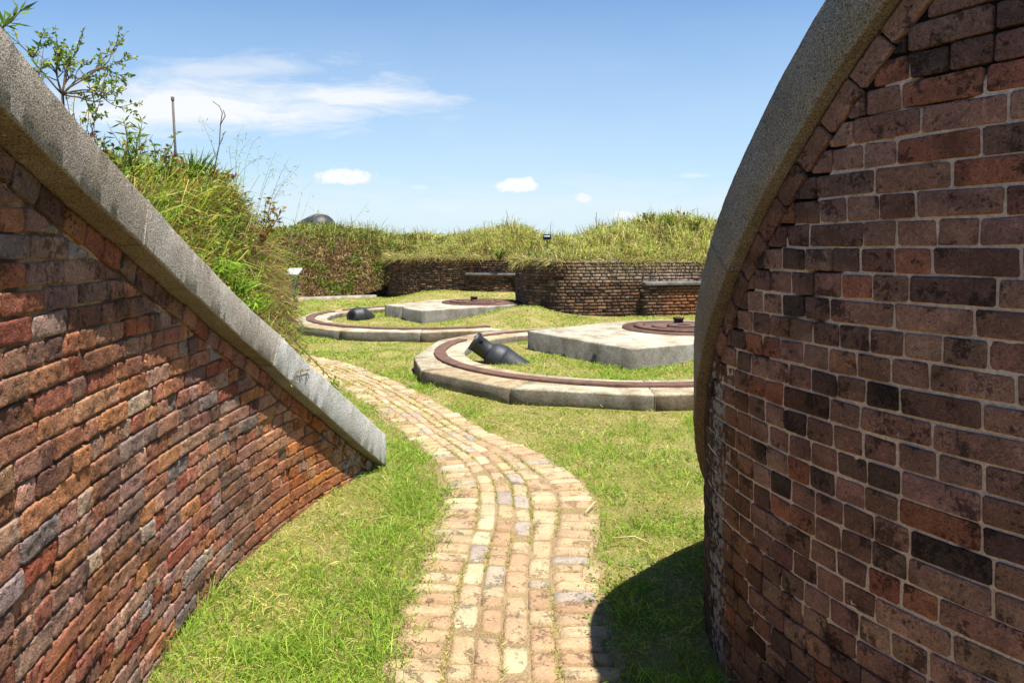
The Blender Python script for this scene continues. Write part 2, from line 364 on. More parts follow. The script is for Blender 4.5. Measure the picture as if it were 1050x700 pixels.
# ---- left wall
WL = empty('brick_wall', (-1.3, 3.0, 0), 'sunlit curved brick wing wall under a straight sloping granite coping', 'wall')
capL = lambda s: ZL(s)-.006
undL = lambda s: ZL(s)-.085*np.sqrt(1+((ZL(s+.03)-ZL(s-.03))/.06)**2)
QL = courses(-2.5, 2.75, -.10, undL, .0695, .0075, lambda s, z, r: (random.random() < .72) if r % 5 else False, .205, .102, 2.4)
QR_ = rowlock(-2.5, 2.5, ZL, .074, .15)
nA = len(QL); Q = np.array(QL+QR_); N = len(Q)
pal = [lin(158, 122, 108), lin(172, 112, 88), lin(182, 126, 86), lin(142, 130, 122), lin(122, 92, 78), lin(176, 136, 114), lin(152, 84, 64), lin(178, 156, 136)]
C = palette(N, pal, [2.6, 2.6, 1.5, .9, 2.4, 2, .9, .7])
rust = np.array([lin(190, 112, 48), lin(170, 96, 44), lin(196, 128, 60)])
f = sm(Q[:, :, 0].mean(1), .7, 1.7)[:, None]*rng.uniform(.35, 1, (N, 1)); C = C*(1-f)+rust[rng.integers(0, 3, N)]*f
D = rng.normal(0, .0022, N); D[rng.random(N) < .02] -= .010; D[nA:] = rng.normal(.002, .002, N-nA)
C[nA:] = C[nA:]*.75+np.array([lin(132, 84, 66)])*.15
def tintL(s, z, c):
    a = fbm(np.stack([s*2.2, z*2.2, s*0+4], -1)); k = sm(a, .52, .72)[..., None]*.45
    c = c*(1-k)+c*np.array([.6, .55, .52])*k
    o = sm(fbm(np.stack([s*5, z*7, s*0+9], -1)), .58, .7)[..., None]*.35; c = c*(1-o)+lin(178, 116, 66)*o
    g = sm(.14-z, 0, .2)[..., None]*.5; return c*(1-g)+lin(150, 120, 96)*g
keep = np.ones(N, bool)
miss = (abs(Q[:, :, 0].mean(1)-1.33) < .05) & (abs(Q[:, :, 1].mean(1)-.44) < .03); D[miss] -= .06
V, F, c, L = brick_mesh(CL, Q, D, C, lambda s: undL(s)-.004, 19, 9, .0020, .006, .0028, .0022, .05, lambda s, z: sm(s, 1.5, 2.1)*sm(z-ZL(s), -.40, -.12)*.75, 11, tintL, nA)
# only the horizontal courses are cut by the coping line
part('brickwork', V, F, M_BL, WL, col=c, smooth=True, extra={'Lichen': L})
def mL(s, z, d):
    n = fbm(np.stack([s*8, z*8, s*0], -1)); k = sm(n, .4, .6)[..., None]; c = lin(104, 84, 68)*(1-k)+lin(178, 146, 112)*k
    return c
sheet(CL, -2.5, 2.6, -.15, capL, lambda s, z: -.0125+.012*(fbm(np.stack([s*12, z*12, s*0+2], -1))-.5)*2, mL, .012, .42, 'mortar', WL)
coping(CL, ZL, -2.5, S_END_L, [-1.6, -.275, 1.09], .08, .30, lambda u: .165+.022*sm(u, .3, 2.2),
       [lin(158, 149, 138), lin(154, 145, 133), lin(172, 164, 153), lin(196, 194, 190)], WL)

# ---- right wall
WR = empty('brick_wall', (1.3, 2.6, 0), 'shaded brick wall with rounded end and arched granite coping, pale mortar', 'wall')
capR = lambda s: ZR(s)-.006
undR = lambda s: ZR(s)-.083*np.sqrt(1+((ZR(s+.03)-ZR(s-.03))/.06)**2)
QL = courses(-2.9, 1.7, -.10, undR, .0740, .0075, lambda s, z, r: (random.random() < (.82 if s < -1.36 else (.3 if s < -1.26 else .02))), .204, .103, 3.4, .003)
QR_ = rowlock(-2.9, .8, ZR, .072, .15, .011)
nA = len(QL); Q = np.array(QL+QR_); N = len(Q)
pal = [lin(142, 108, 96), lin(156, 118, 102), lin(108, 82, 75), lin(154, 98, 76), lin(132, 98, 86), lin(164, 128, 112), lin(70, 55, 51)]
C = palette(N, pal, [2.5, 2, 1.2, .9, 2, 1.5, .5], .12); D = rng.normal(0, .0012, N); C[nA:] = C[nA:]*.6+lin(140, 104, 88)*.4
def tintR(s, z, c):
    n = fbm(np.stack([s*4, z*1.5, s*0+1], -1))
    o = (sm(s, -.72, -.54)*(1-sm(s, -.42, -.34)))*sm(1.35-z, 0, .5); o = (o*(.25+.6*n))[..., None]; c = c*(1-o)+lin(128, 88, 46)*o
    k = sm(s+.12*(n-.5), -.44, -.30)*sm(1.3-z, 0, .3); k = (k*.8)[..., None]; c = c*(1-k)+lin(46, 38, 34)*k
    b = sm(fbm(np.stack([s*9, z*14, s*0+6], -1)), .55, .68)[..., None]*.5; return c*(1-b)+c*.45*b
V, F, c, L = brick_mesh(CR, Q, D, C, lambda s: undR(s)-.004, 19, 9, .0012, .005, .0012, .0016, .04, lambda s, z: np.exp(-((s+.33)/.12)**2)*.72*sm(1.3-z, 0, .3)+.12*(s > -.45), 23, tintR, nA)
part('brickwork', V, F, M_BR, WR, col=c, smooth=True, extra={'Lichen': L})
def paleR(s, z):
    n = fbm(np.stack([s*3.2, z*3.2, s*0+3], -1))+.35*(vnoise(np.stack([s*16, z*16, s*0], -1))-.5)
    band = sm(z, .15, .6)*(1-sm(z, 1.80, 2.05)*.75)*sm(undR(s)-.09-z, -.05, .03)*(1-sm(s, -.30, -.1)*.6)
    return sm(n+.34*band, .58, .68)*(band > .02)
def mR(s, z, d):
    k = paleR(s, z)[..., None]; return np.array([.018, .015, .014])*(1-k)+lin(210, 188, 174)*k
sheet(CR, -2.9, 1.7, -.15, lambda s: np.maximum(capR(s), -.1), lambda s, z: -.020+.0155*paleR(s, z)+.003*(vnoise(np.stack([s*40, z*40, s*0], -1))-.5), mR, .010, .42, 'mortar', WR)
coping(CR, ZR, -2.9, S_END_R, [-1.7, -.52], .045, .34, lambda u: .185+0*u, [lin(150, 140, 128), lin(142, 134, 124), lin(136, 126, 112)], WR)

# ------------------------------------------------------------------ ground
RC1 = np.array([1.5, 9.6]); OFF = np.array([-3.3, 5.1])
BAY = [(-4.6, 24.5), (-4.1, 22.6), (-3.6, 21.9), (-2.2, 21.3), (-.8, 20.8), (.35, 20.6), (.62, 19.5)]
PIER = [(.7, 19.8), (.22, 18.0), (.06, 16.4), (.32, 15.2), (1.0, 14.55), (2.0, 14.65), (3.9, 15.2), (6, 15.4), (9.5, 14.8), (14, 13.5)]
BANK = [(-16, 19.0), (-12, 20.2), (-9, 20.8), (-6.9, 21.1), (-5.4, 22.1), (-4.8, 22.45), (-4.15, 22.55)]
def gz(x, y):
    x = np.asarray(x, float); y = np.asarray(y, float)
    z = .035*(n2(x, y, .9, 2)-.5)+.015*(n2(x, y, 3.5, 5)-.5)
    for c in (RC1, RC1+OFF):
        r = np.hypot(x-c[0], y-c[1]); z = z+.07*(1-sm(r, 2.2, 2.8))
    z = z+.30*sm(y-.12*(x+1)*0, 17.6, 20.2)*sm(x, -4.2, -2.2)*(1-sm(x, .6, 1.5))
    z = z+.12*sm(y, 13.2, 14.6)*sm(x, .2, 2)+.30*np.exp(-((x-.35)/1.0)**2-((y-14.5)/1.3)**2)+.21*np.exp(-((x-3.5)/.9)**2-((y-9.0)/.7)**2)
    return z
ax = np.concatenate([[-4000, -1200, -400, -150, -60, -30], np.arange(-18, 16.01, .16), [22, 30, 60, 150, 400, 1200, 4000]])
ay = np.concatenate([[-4000, -1200, -400, -150, -60, -20, -6], np.arange(-1, 26.01, .16), [34, 60, 150, 400, 1200, 4000]])
gx, gy = np.meshgrid(ax, ay); gzz = np.where((abs(gx) < 20) & (gy > -2) & (gy < 27), gz(gx, gy), 0)
idx = np.arange(gx.size).reshape(gx.shape)
GF = np.stack([idx[:-1, :-1], idx[:-1, 1:], idx[1:, 1:], idx[1:, :-1]], -1).reshape(-1, 4)
tag(link('ground', mesh_np('ground', np.stack([gx, gy, gzz], -1).reshape(-1, 3), GF, M_SOIL, smooth=True)), kind='structure')

# ------------------------------------------------------------------ brick path
PC = np.array([(-.02, -1), (-.04, 1.0), (-.04, 2.4), (-.03, 3.3), (.02, 4.0), (0., 4.6), (-.17, 5.15), (-.42, 5.7), (-.88, 6.7), (-1.5, 7.85), (-2.35, 9.1), (-3.3, 10.1), (-4.6, 11.0), (-6.5, 11.8)])
PCV = poly_curve(PC, 1, .05, 14); PS = PCV.A
def wfac(u):
    y = np.interp(u, PS[:, 0], PS[:, 2]); return 1-.24*sm(y, 4.6, 6.0)
def woff(u, d):
    y = np.interp(u, PS[:, 0], PS[:, 2]); f = wfac(u); return d*f-.07*sm(y, 4.9, 6.2)+.06*np.exp(-((y-4.3)/.45)**2)*(np.asarray(d) > .2)
def path_pt(u, d):
    p = PCV.at(u, np.zeros_like(u), woff(u, d)); p[..., 2] = gz(p[..., 0], p[..., 1])+.012; return p
def path_dist(x, y):
    sx, sy = PS[::3, 1], PS[::3, 2]; r = np.full(np.shape(x), 9.)
    for a in range(0, len(x), 20000):
        r[a:a+20000] = np.sqrt(((x[a:a+20000, None]-sx)**2+(y[a:a+20000, None]-sy)**2).min(1))
    return r
Lp = PS[-1, 0]; quads = []; 
def hw(s): return .215
for side in (-1, 1):
    s = .0
    while s < Lp-.2:
        t = random.uniform(.088, .108); o = random.gauss(0, .012); l = random.uniform(.19, .225)
        if random.random() > .05: quads.append((s, s+t-.012, side*(.222+o*.3), side*(.222+o+l), random.gauss(0, .004)))
        s += t
for k in range(4):
    s = -random.random()*.2
    while s < Lp-.2:
        t = random.uniform(.185, .215)*(1 if random.random() > .12 else .5); 
        if s > 0: quads.append((s, s+t-.012, -.212+k*.107+random.gauss(0, .003), -.212+k*.107+.095, random.gauss(0, .004)))
        s += t
Vs, Fs, Cs = [], [], []; n0 = 0
pal = np.array([lin(218, 192, 152), lin(214, 182, 144), lin(214, 184, 142), lin(206, 188, 162), lin(208, 172, 134), lin(222, 202, 162), lin(196, 180, 164)])
nu, nv = 7, 6
for (a, b, d0, d1, h) in quads:
    lo, hi = min(d0, d1), max(d0, d1); u = np.linspace(0, 1, nu)[None, :]; v = np.linspace(0, 1, nv)[:, None]
    ss = a+(b-a)*u+0*v; dd = lo+(hi-lo)*v+0*u; sk = random.gauss(0, .02); ss = ss+sk*(dd-(lo+hi)/2)
    e1 = np.clip(1-np.minimum(u, 1-u)*(b-a)/.011, 0, 1)+0*v; e2 = np.clip(1-np.minimum(v, 1-v)*(hi-lo)/.011, 0, 1)+0*u
    pr = np.stack([ss*22, dd*22, ss*0+h*900], -1); z = h*.55+.010-.004*(e1**2+e2**2)+.007*(fbm(pr, 2)-.5)
    m = e1*e2; ss = ss-(u-.5)*m*(b-a)*.025; dd = dd-(v-.5)*m*(hi-lo)*.025
    p = path_pt(ss, dd); p[..., 2] += z+random.gauss(0, .02)*(u-.5)*.5
    g = p.reshape(-1, 3); ii = np.arange(nu*nv).reshape(nv, nu); ring = np.concatenate([ii[0, :-1], ii[:-1, -1], ii[-1, :0:-1], ii[:0:-1, 0]]); mm = len(ring)
    lowr = g[ring]-np.array([0, 0, .04]); q1 = np.stack([ii[:-1, :-1], ii[1:, :-1], ii[1:, 1:], ii[:-1, 1:]], -1).reshape(-1, 4)
    rn = np.roll(np.arange(mm), -1); q2 = np.stack([nu*nv+np.arange(mm), ring, ring[rn], nu*nv+rn], -1)
    Vs += [g, lowr]; Fs.append(np.concatenate([q1, q2])+n0); n0 += nu*nv+mm
    c = pal[random.choices(range(7), [3, 2.8, .6 if a > 5.5 else 1.3, .8, 2.2, 1.6, .5])[0]]*random.gauss(1, .06)*.70; Cs.append(np.tile(c, (nu*nv+mm, 1)))
path = tag(link('path', mesh_np('path', np.concatenate(Vs), np.concatenate(Fs), M_PATH, np.concatenate(Cs), True)), kind='structure')
u = np.linspace(0, Lp, 260); dd = np.linspace(-.47, .47, 13); uu, dv = np.meshgrid(u, dd); edge = 1+.10*(n2(uu, np.sign(dv), 2.3, 4)-.5)
P = PCV.at(uu, np.zeros_like(uu), woff(uu, dv*edge)); P[..., 2] = gz(P[..., 0], P[..., 1])+.0125*(1-(abs(dv)/.47)**4)+.003+.009*(n2(uu, dv, 9, 6)-.5)
ii = np.arange(uu.size).reshape(uu.shape)
link('path_bed', mesh_np('path_bed', P.reshape(-1, 3), np.stack([ii[:-1, :-1], ii[1:, :-1], ii[1:, 1:], ii[:-1, 1:]], -1).reshape(-1, 4), M_SAND, smooth=True))['kind'] = 'structure'

# ------------------------------------------------------------------ gun platforms
def arc_poly(c, ang, rr): return [(c[0]+r*math.cos(R(a)), c[1]+r*math.sin(R(a))) for a, r in zip(ang, rr)]
def ring_platform(c, rot, label, last):
    T = empty('gun_ring', (c[0], c[1], 0), label, 'gun ring', 'concrete gun rings in the grass')
    ang = [104, 131, 158, -168, -149, -120.5, -92, -63, -34, -6, 22]; rad = [2.97, 2.95, 2.86, 2.86, 3.0, 3.0, 2.92, 3.0, 3.0, 3.0, 3.0]
    ang = [(a+360 if a < 100 else a) for a in ang]; zt = .17
    for k in range(last):
        a0, a1 = ang[k]+rot, ang[k+1]+rot; n = 9; mb = MB(); g = .16
        rows = []
        for i in range(n):
            f_ = i/(n-1); a = a0+g+(a1-a0-2*g)*f_
            A0 = np.array([math.cos(R(a0+g)), math.sin(R(a0+g))])*rad[k]; A1 = np.array([math.cos(R(a1-g)), math.sin(R(a1-g))])*rad[k+1]
            o = A0*(1-f_)+A1*f_; inn = np.array([math.cos(R(a)), math.sin(R(a))])*2.16
            o = o+c; inn = inn+c; dz = random.gauss(0, .002); rows.append([(*o, -.15), (*o, zt-.022), (*(o+(inn-o)*.02), zt+dz), (*(inn+(o-inn)*.02), zt+dz), (*inn, zt-.022), (*inn, -.15)])
        V = np.array(rows).reshape(-1, 3); F = [[i*6+j, i*6+(j+1) % 6, (i+1)*6+(j+1) % 6, (i+1)*6+j] for i in range(n-1) for j in range(6)]+[[5, 4, 3, 2, 1, 0], [(n-1)*6+j for j in range(6)]]
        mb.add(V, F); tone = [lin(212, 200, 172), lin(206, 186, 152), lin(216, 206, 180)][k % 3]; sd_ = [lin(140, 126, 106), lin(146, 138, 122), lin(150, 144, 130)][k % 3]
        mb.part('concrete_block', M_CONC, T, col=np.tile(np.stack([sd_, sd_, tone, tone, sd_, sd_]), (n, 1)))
    def rail(a0, a1, r0, r1, z):
        mb = MB(); n = 70; V = []
        for i in range(n):
            a = R(a0+(a1-a0)*i/(n-1)+rot); w = .5+.5*math.sin(i*.4); e = .012*(random.random()-.5)
            for (r, zz) in ((r1, z-.08), (r1+e, z), (r0+e, z), (r0, z-.08)): V.append((c[0]+r*math.cos(a), c[1]+r*math.sin(a), zz))
        F = [[i*4+j, i*4+(j+1) % 4, (i+1)*4+(j+1) % 4, (i+1)*4+j] for i in range(n-1) for j in range(4)]+[[3, 2, 1, 0], [(n-1)*4+j for j in range(4)]]
        mb.add(V, F); mb.part('iron_rail', M_RUST, T, bevel=.006)
    rail(155, ang[last]-1, 2.42, 2.58, zt+.03); rail(108, 146, 2.46, 2.55, zt+.026)
    return T
ring_platform(RC1, 0, 'near concrete gun ring with rusty iron rail, its tip beside the tilted black gun tube', 10)
RC2 = np.array([-1.72, 14.62])
ring_platform(RC2, 5, 'far concrete gun ring with rusty rail around the small hollow black stump', 7)
def slab(c, poly, label, plate_c, bolt, zt):
    T = empty('gun_pedestal', (c[0], c[1], 0), label, 'gun pedestal', 'concrete gun pedestals'); n = len(poly); mb = MB()
    # subdivided edge outline for chipped rims
    out = []
    for i in range(n):
        a, b = np.array(poly[i]), np.array(poly[(i+1) % n]); m = max(2, int(np.linalg.norm(b-a)/.12))
        for j in range(m):
            p = a+(b-a)*j/m
            if j: p = p+np.array([random.gauss(0, .006), random.gauss(0, .006)])
            out.append(p)
    out = np.array(out); m = len(out); ctr = out.mean(0)
    V = [(*p, -.2) for p in out]+[(*p, zt-.02+random.gauss(0, .004)) for p in out]+[(*(p+(ctr-p)/np.linalg.norm(ctr-p)*.03), zt) for p in out]
    F = [[i, (i+1) % m, m+(i+1) % m, m+i] for i in range(m)]+[[m+i, m+(i+1) % m, 2*m+(i+1) % m, 2*m+i] for i in range(m)]+[[2*m+i for i in range(m)]]
    sg = sum(out[i][0]*out[(i+1) % m][1]-out[(i+1) % m][0]*out[i][1] for i in range(m))
    if sg < 0: F = [f[::-1] for f in F]
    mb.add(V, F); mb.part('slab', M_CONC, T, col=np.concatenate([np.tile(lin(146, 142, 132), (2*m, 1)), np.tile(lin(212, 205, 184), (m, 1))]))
    # vertical construction joints show as thin recessed fillets
    mb = MB(); x, y = plate_c
    def disc(r0, r1, z, a0=0, a1=360, h=.03):
        k = 56; V = []; full = (a1-a0) >= 360
        for i in range(k+(0 if full else 1)):
            a = R(a0+(a1-a0)*i/k)
            for r, zz in ((r1, z-h), (r1, z), (r0, z), (r0, z-h)): V.append((x+r*math.cos(a), y+r*math.sin(a), zz))
        q = len(V)//4; F = [[i*4+j, (i*4+4+j) % (4*q), (i*4+4+(j+1) % 4) % (4*q), i*4+(j+1) % 4] for i in range(q if full else q-1) for j in range(4)]
        if not full: F += [[0, 1, 2, 3], [(q-1)*4+j for j in (3, 2, 1, 0)]]
        mb.add(V, F)
    disc(.05, .92, zt+.025, h=.06); disc(.60, .74, zt+.055, 150, 300); disc(.36, .46, zt+.05, 170, 395); disc(.1, .22, zt+.06)
    mb.part('base_plate', M_RUST, T)
    mb = MB(); bx, by = bolt
    mb.lathe((bx, by, zt-.02), (0, 0.001, 1), [(0, .0), (0, .12), (.05, .12), (.055, .08), (.075, .075), (.115, .075), (.12, .09), (.15, .09), (.155, .05), (.135, .0)], 20)
    mb.part('pivot_bolt', M_RUSTD, T)
    return T
P1 = [(.24, 10.42), (1.5, 8.54), (4.0, 9.85), (4.5, 11.4), (2.6, 12.1), (1.58, 11.6)]
slab((2.4, 10.6), P1, 'large near concrete gun pedestal with rusty pivot plate', (2.66, 10.72), (2.72, 11.15), .35)
P2 = [(-2.86, 15.35), (-2.5, 14.98), (-2.36, 15.0), (-2.38, 14.78), (-2.25, 14.5), (-2.1, 14.3), (-1.83, 13.89), (.15, 15.45), (.3, 16.6), (-.9, 17.3), (-1.8, 17.0)]
slab((-1.2, 15.8), P2, 'far concrete gun pedestal with a broken corner, behind the hollow stump', (-.72, 16.0), (-.9, 16.15), .34)

# ------------------------------------------------------------------ iron guns
G1 = empty('gun_tube', (.12, 8.95, .05), 'tilted black iron gun tube half buried beside the near ring', 'gun')
GS = .84; o = np.array([.05, 9.12, -.03]); d = np.array([-.80, .03, .56]); d /= np.linalg.norm(d)
mb = MB(); mb.lathe(o, d, [(a_*GS, b_*GS) for a_, b_ in [(-.25, .0), (-.25, .25), (.0, .24), (.20, .238), (.30, .240), (.305, .248), (.33, .248), (.335, .240), (.42, .222), (.50, .175), (.53, .138), (.535, .146), (.565, .146), (.57, .130)]], 40)
mb.part('body', M_IRON, G1, smooth=True, bevel=.004)
mb = MB(); mb.lathe(o, d, [(a_*GS, b_*GS) for a_, b_ in [(.56, .142), (.77, .140), (.775, .152), (.83, .152), (.836, .144), (.836, .098), (.70, .085), (.70, 0)]], 40); mb.part('muzzle', M_IRON, G1, smooth=False)
a = np.cross(d, [0, 0, 1]); a /= np.linalg.norm(a); b = np.cross(a, d)
mb2 = MB(); mb2.box(o+(d*.80+b*.15)*GS, (.08, .05, .03), [a, d, b]); mb2.part('lug', M_IRON, G1, bevel=.006)
mb2 = MB(); mb2.lathe(o+(d*.72+b*.09-a*.105)*GS, -a, [(.0, 0), (.0, .024), (.03, .024), (.03, 0)], 14); mb2.part('bolt_hole_shade', M_BLACK, G1)  # solid black stub, painted as the dark inside of a bolt hole
mb2 = MB(); mb2.lathe(o, d, [(a_*GS, b_*GS) for a_, b_ in [(.826, 0), (.826, .096)]], 30); mb2.part('bore_shade_disc', M_BLACK, G1)  # flat black disc across the bore, its inner shade painted on

G2 = empty('gun_stump', (-3.4, 14.8, 0), 'small hollow black iron stump lying inside the far ring', 'gun')
G2S = .76; o = np.array([-3.20, 15.0, .10]); d = np.array([-.52, -.84, .10]); d /= np.linalg.norm(d); mb = MB()
mb.lathe(o, d, [(a_*G2S, b_*G2S) for a_, b_ in [(-.25, 0), (-.25, .10), (-.05, .2), (.1, .26), (.22, .285), (.30, .27), (.31, .288), (.37, .288), (.38, .265), (.52, .235), (.60, .19), (.60, .105), (.45, .1), (.45, 0)]], 14); mb.part('barrel', M_IRON, G2)
mb = MB(); mb.lathe(o, d, [(.603*G2S, 0), (.603*G2S, .1*G2S)], 20); mb.part('bore_shade_disc', M_BLACK, G2)  # black disc over the stump's mouth paints the dark of its hollow
mb = MB(); mb.tube([o+d*.14+np.array([.07, -.14, .15]), o+d*.25+np.array([.0, -.09, .19]), o+d*.4+np.array([0, -.02, .165])], .02, 6); mb.part('strap', M_IRON, G2)

G3 = empty('cannon', (-8.0, 27.5, 2.3), 'large black cannon breech rising above the grassy bank', 'cannon')
o = np.array([-7.45, 27.3, 2.42]); d = np.array([-.62, .78, -.07]); d /= np.linalg.norm(d); mb = MB()
mb.lathe(o, d, [(-.02, 0), (-.0, .16), (.05, .32), (.16, .47), (.32, .57), (.6, .63), (1.2, .62), (2.2, .54), (3.2, .42), (4.2, .36), (4.22, .2), (3.8, .18)], 36); mb.part('barrel', M_IRON, G3, smooth=True)
mb = MB()
for t_, r_ in ((.34, .585), (.62, .64)):
    mb.lathe(o, d, [(t_-.03, r_-.03), (t_-.03, r_+.012), (t_+.03, r_+.018), (t_+.03, r_-.03)], 36)
mb.part('reinforcing_band', M_IRON, G3)

# ------------------------------------------------------------------ parapet walls
def parapet(name, pts, top, label, ledge, seed, tint, pal, wts):
    cv = poly_curve(pts, 1, .05, 26); L = cv.A[-1, 0]; o0 = cv.A[len(cv.A)//2]
    T = empty(name, (o0[1], o0[2], 0), label, 'wall')
    zt = lambda s: top(s)
    off = lambda s, z: np.where((s > ledge[0]) & (s < ledge[1]) & (z < ledge[2]), .12, 0.)
    Qs = np.array(courses(0, L, -.05, zt, .0695, .013, lambda s, z, r: random.random() < .7 if r % 4 else False, .205, .102, 1.7))
    N = len(Qs); C = palette(N, pal, wts, .16); D = rng.normal(0, .004, N); D[rng.random(N) < .04] -= .015
    ms, mz = Qs[:, :, 0].mean(1), Qs[:, :, 1].mean(1); D = D+off(ms, mz)
    V, F, c, Lc = brick_mesh(cv, Qs, D, C, zt, 4, 3, .004, .015, .004, .003, .06, None, seed, tint)
    part('brickwork', V, F, M_BF, T, col=c, smooth=True, extra={'Lichen': Lc})
    sheet(cv, 0, L, -.15, zt, lambda s, z: -.024+off(s, z), lambda s, z, d: np.broadcast_to(lin(96, 78, 62), (*s.shape, 3)), .06, .45, 'mortar', T)
    n = 14; u = np.linspace(ledge[0], min(ledge[1], L-.05), n); mb = MB(); rows = []
    for i in range(n):
        z0 = ledge[2]; rows.append(np.stack([cv.at(u[i:i+1], z_, np.array([d_]))[0] for z_, d_ in ((z0, -.05), (z0, .17), (z0+.075, .17), (z0+.08, -.05))]))
    V = np.array(rows).reshape(-1, 3); F = [[i*4+j, i*4+(j+1) % 4, (i+1)*4+(j+1) % 4, (i+1)*4+j] for i in range(n-1) for j in range(4)]+[[3, 2, 1, 0], [(n-1)*4+j for j in range(4)]]
    mb.add(V, F); mb.part('stone_ledge', M_CONC, T, bevel=.012, col=np.tile(lin(150, 148, 146), (len(V), 1)))
    return cv, T
palf = [lin(114, 90, 74), lin(128, 98, 75), lin(94, 76, 65), lin(142, 116, 94), lin(78, 66, 58), lin(134, 94, 64)]
def tintB(s, z, c):
    n = fbm(np.stack([s*1.3, z*1.8, s*0+3], -1)); k = sm(n, .4, .62)[..., None]*.6; c = c*(1-k)+c*.5*k; return c
def tintP(s, z, c):
    c = tintB(s, z, c); n = fbm(np.stack([s*1.1, z*2, s*0+8], -1))
    k = (sm(s, 5.6, 6.4)*sm(z, .82, .93)*(.5+.5*n))[..., None]; c = c*(1-k)+lin(166, 146, 128)*k
    k = (sm(s, 7.6, 8.2)*sm(.8-z, 0, .1)*(.3+.5*n))[..., None]; return c*(1-k)+lin(164, 104, 62)*k
cvB, TB = parapet('parapet_wall', BAY, lambda s: 1.28-.0*s+.02*np.sin(np.asarray(s)*2), 'far brick parapet section in the bay behind the broken pedestal', (5.2, 7.4, .78), 5, tintB, palf, [2, 2, 2, 1, 2, 1])
cvP, TP = parapet('parapet_wall', PIER, lambda s: 1.35-.012*np.maximum(np.asarray(s)-5, 0)+.012*np.sin(np.asarray(s)*3), 'long bulging brick parapet behind the large near pedestal', (7.45, 12.4, .80), 9, tintP, palf, [2, 1.5, 2, 1.5, 2, .8])

# ------------------------------------------------------------------ earth banks as height fields
def seg_dist(x, y, pts):
    pts = np.array(pts); best = np.full(x.shape, 1e9)
    for a, b in zip(pts[:-1], pts[1:]):
        ab = b-a; t = np.clip(((x-a[0])*ab[0]+(y-a[1])*ab[1])/(ab@ab), 0, 1); best = np.minimum(best, np.hypot(x-a[0]-ab[0]*t, y-a[1]-ab[1]*t))
    return best
def inside(x, y, pts):
    r = np.zeros(x.shape, bool); n = len(pts)
    for i in range(n):
        x0, y0 = pts[i]; x1, y1 = pts[(i+1) % n]
        c = ((y0 > y) != (y1 > y)); xx = (x1-x0)*(y-y0)/((y1-y0) if y1 != y0 else 1e-9)+x0; r ^= c & (x < xx)
    return r
LBk = list(BANK); LBa = [tuple(p) for p in cvB.A[::6, 1:3] if p[1] < 22.3]; LPi = [tuple(p) for p in cvP.A[::6, 1:3]]
FRONT = LBk+LBa[:-2]+LPi[2:]; REG = FRONT+[(30, 30), (30, 46), (-30, 46), (-30, 20)]
def rampart_z(x, y):
    db = seg_dist(x, y, LBk); dw = seg_dist(x, y, LBa+LPi); d = np.minimum(db, dw); n = n2(x, y, .55, 7)
    hw_ = 1.25+.68*sm(dw, .25, 2.3); hb = .02+1.92*sm(db, 0, 2.6)
    w = sm((db-dw), -1.2, 1.2); z = hb*(1-w)+hw_*w
    z = z+.42*(n-.5)*sm(d, .6, 2)+.42*(n2(x, y, 1.9, 8)-.5)*sm(d, .5, 1.5)
    z = z+.30*sm(x, 2.2, 4.6)*sm(d, .8, 2.5)+.16*np.exp(-((x+.15)/1.3)**2)*sm(d, .5, 2)-.10*np.exp(-((x-1.7)/1.0)**2)*sm(d, .5, 2)
    z = z+.26*np.exp(-((x+7.2)/1.6)**2)*sm(d, .8, 2.5)-.12*np.exp(-((x+4.3)/1.2)**2)*sm(d, .8, 2.5)
    return z-.5*sm(d, 6, 14), d
xs = np.arange(-20, 16, .16); ys = np.arange(13, 38, .16); X, Y = np.meshgrid(xs, ys); Z, Dd = rampart_z(X.ravel(), Y.ravel()); ins = inside(X.ravel(), Y.ravel(), REG)
ok = (ins & (Dd > .06)).reshape(X.shape); idx = np.arange(X.size).reshape(X.shape)
F = np.stack([idx[:-1, :-1], idx[:-1, 1:], idx[1:, 1:], idx[1:, :-1]], -1); fo = ok[:-1, :-1] & ok[:-1, 1:] & ok[1:, 1:] & ok[1:, :-1]; F = F[fo]
RV = np.stack([X.ravel(), Y.ravel(), Z], -1)
used = np.unique(F); remap = -np.ones(len(RV), int); remap[used] = np.arange(len(used)); RVu = RV[used]; RF = remap[F]
tag(link('rampart', mesh_np('rampart', RVu, RF, M_MOUND, smooth=True)), kind='structure')

LY = CL.A[:, 2]; LX = CL.A[:, 1]; Ls = CL.A[:, 0]
def xb(y):
    xw = np.interp(y, LY, LX)-.33
    t = sm(y, 4.3, 5.2); e = np.where(y > 5.35, -1.62-3.2*((y-5.35)/.75)**2, -1.62+.05*np.sin(y*9)); return xw*(1-t)+e*t
def mound_z(x, y):
    d = xb(y)-x; s = np.interp(y, LY, Ls); ct = ZL(s)+.17*1.15-.06
    base = np.where(y < 4.75, ct, 0); base = base*(1-sm(y, 4.5, 5.0))
    n = n2(x, y, 1.6, 11); top = np.maximum(2.0-.36*sm(y, 4.3, 5.25)+.14*(n-.5), base+.10)+.05*sm(d, .5, 2)
    dd = d+.12*(n2(x, y, 4.5, 3)-.5)
    return base+(top-base)*sm(dd, -.10, .34)-.06*(d < -.3)
xs = np.arange(-7, -.9, .05); ys = np.arange(-.6, 6.6, .05); X, Y = np.meshgrid(xs, ys); Z = mound_z(X, Y); Dd = xb(Y)-X
ok = (Dd > -.16); idx = np.arange(X.size).reshape(X.shape); F = np.stack([idx[:-1, :-1], idx[:-1, 1:], idx[1:, 1:], idx[1:, :-1]], -1)
fo = ok[:-1, :-1] & ok[:-1, 1:] & ok[1:, 1:] & ok[1:, :-1]; F = F[fo]; V_ = np.stack([X, Y, Z], -1).reshape(-1, 3)
used = np.unique(F); remap = -np.ones(len(V_), int); remap[used] = np.arange(len(used)); MV = V_[used]; MF = remap[F]
